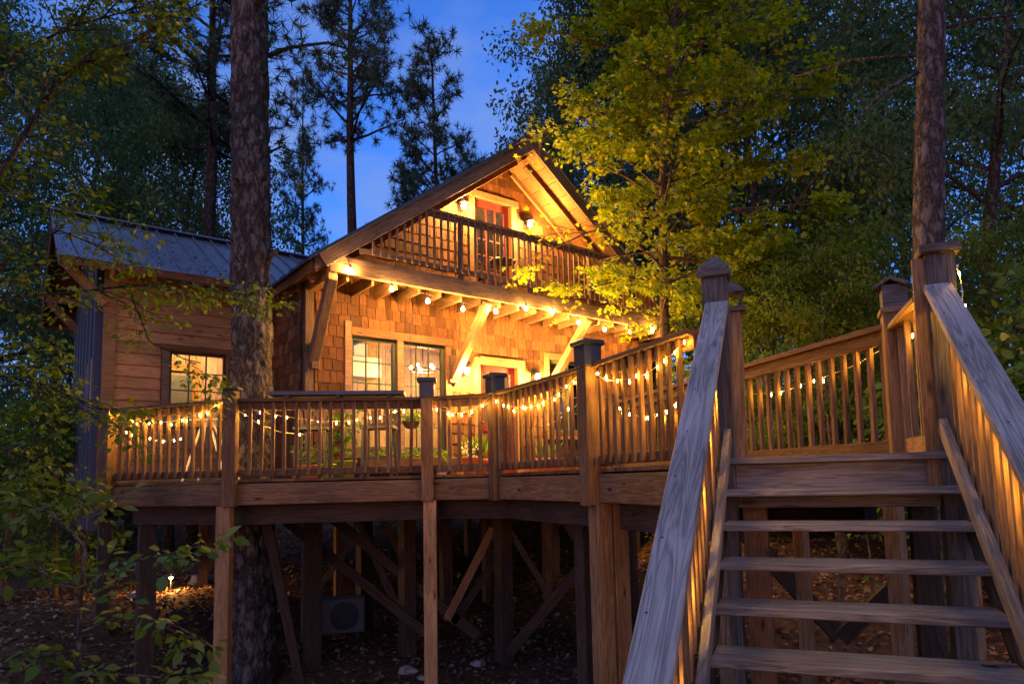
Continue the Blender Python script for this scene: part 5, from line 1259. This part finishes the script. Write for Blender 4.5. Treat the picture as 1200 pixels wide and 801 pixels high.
for k, (px_, D, s) in enumerate(((985, 10.5, .75), (1040, 11.5, .85), (930, 11.5, .8), (1140, 10, .7), (880, 12.5, .8))):
    bt("young_tree", "young tree with yellow green leaves behind the walkway railing", BROADY[k % 2], px_, D, k * 2.1, s, s, M_BARKMAPLE, M_LEAFYEL, "young trees behind the walkway")
for k, (px_, D, s) in enumerate(((70, 13, .6), (10, 12, .55))):
    bt("young_tree", "young tree with green leaves beside the corrugated end wall of the wing", BROADY[k % 2], px_, D, k * 1.1, s, s, M_BARKMAPLE, M_LEAF, "young trees beside the wing")
bt("pine_tree", "tall pine with long straight trunk rising behind the cabin roof", PINES[0], 424, 21, .5, .9, 1.0, M_BARKDARK, M_NEEDLE, None)
bt("pine_tree", "round topped pine standing alone against the blue sky beyond the roof", PINES[1], 517, 34, 1.9, 1.45, 1.78, M_BARKDARK, M_NEEDLE, None)
bt("pine_tree", "forked dark pine behind the metal roofed wing", PINES[0], 222, 19, 3.1, 1.1, .95, M_BARKDARK, M_NEEDLE, None)
bt("pine_tree", "small pine top showing between the lone pine and the maple", PINES[1], 648, 32, 4.0, 1.1, 1.5, M_BARKDARK, M_NEEDLE, None)
bt("pine_tree", "pine with sparse needles between the massive trunk and the wing", PINES[0], 348, 30, 2.7, .6, .95, M_BARKDARK, M_NEEDLE, None)

for k, (px_, D, sc_) in enumerate(((865, 13, .8), (905, 15, 1.0), (950, 13.5, .9), (1000, 15, 1.0), (1045, 13, .9), (1095, 11.5, .8), (820, 17, 1.1), (760, 20, 1.2), (690, 24, 1.2), (600, 25, 1.3), (520, 26, 1.2))):
    bt("bush", "low leafy bush of the undergrowth on the slope behind the walkway", BUSH, px_, D, k * 1.9, sc_, sc_, M_BARKDARK, M_LEAF if k % 2 else M_LEAFDARK, "bushes of the undergrowth behind the walkway")
for k, (px_, D, sc_) in enumerate(((-40, 20, 1.2), (10, 24, 1.4), (50, 18, 1.0), (95, 26, 1.5), (150, 24, 1.3))):
    bt("bush", "low leafy bush of the undergrowth beside the metal roofed wing", BUSH, px_, D, k * 1.9, sc_, sc_, M_BARKDARK, M_LEAF, "bushes of the undergrowth beside the wing")
# leaves and needles lying on the wing roof
n = 420; aa_ = rng.uniform(.65, 3.6, n); yy_ = 11.75 + 2.3 * rng.random(n) ** 1.6
pos = np.stack([H(a, y, wz(y) + .012) for a, y in zip(aa_, yy_)])
tag(mesh_obj("roof_litter", leaf_mesh("roof_litter", pos, rng.normal(size=(n, 3)) * [1, 1, .2], rng.normal(size=(n, 3)) * .2 + [0, 0, 1], rng.uniform(.04, .09, n), SLIM), None, None, M_LITTER), "dead leaves scattered on the blue grey metal roof", "leaves", None, 'stuff')

# screw heads in the handrails and treads
SCR = MB(); SCR.lathe(V3(0, 0, 0), [(.001, .0015), (.005, .001), (.0055, -.002)], 8)
SCM = bpy.data.meshes.new("screw"); SCM.from_pydata(SCR.v, [], SCR.f); SCM.materials.append(M_BLACK); SCM.update()
for o in [q for q in bpy.data.objects if q.parent == stair and q.name.split('.')[0] in ("handrail", "tread")]:
    hr = o.name.startswith("handrail"); L = o.dimensions.x if False else (3.0 if hr else ST_W)
    xs_ = np.arange(-L / 2 + .08, L / 2, .354) if hr else (-L / 2 + .05, -L / 2 + .06, L / 2 - .05, L / 2 - .06)
    for i, x in enumerate(xs_):
        for yy in ((-.03 + rng.uniform(-.012, .012),) if hr else (((-1) ** i) * .06,)):
            mesh_obj("screw", SCM, o, WORLD[o.name] @ Matrix.Translation((float(x) + rng.uniform(-.03, .03), float(yy), .021)))
# one dead leaf on a tread
lc = S(.66, ST_V - RUN * 5 + .14, FLZ + .0125 - RISE * 5 + .012)
tag(mesh_obj("fallen_leaf", leaf_mesh("fallen_leaf", [np.zeros(3)], np.array([[.8, .5, .1]]), np.array([[.1, .2, 1.0]]), np.array([.09]), MAPLE), None, Matrix.Translation(Vector(lc)), M_LITTER), "single dry brown leaf lying on a stair tread", "leaf")
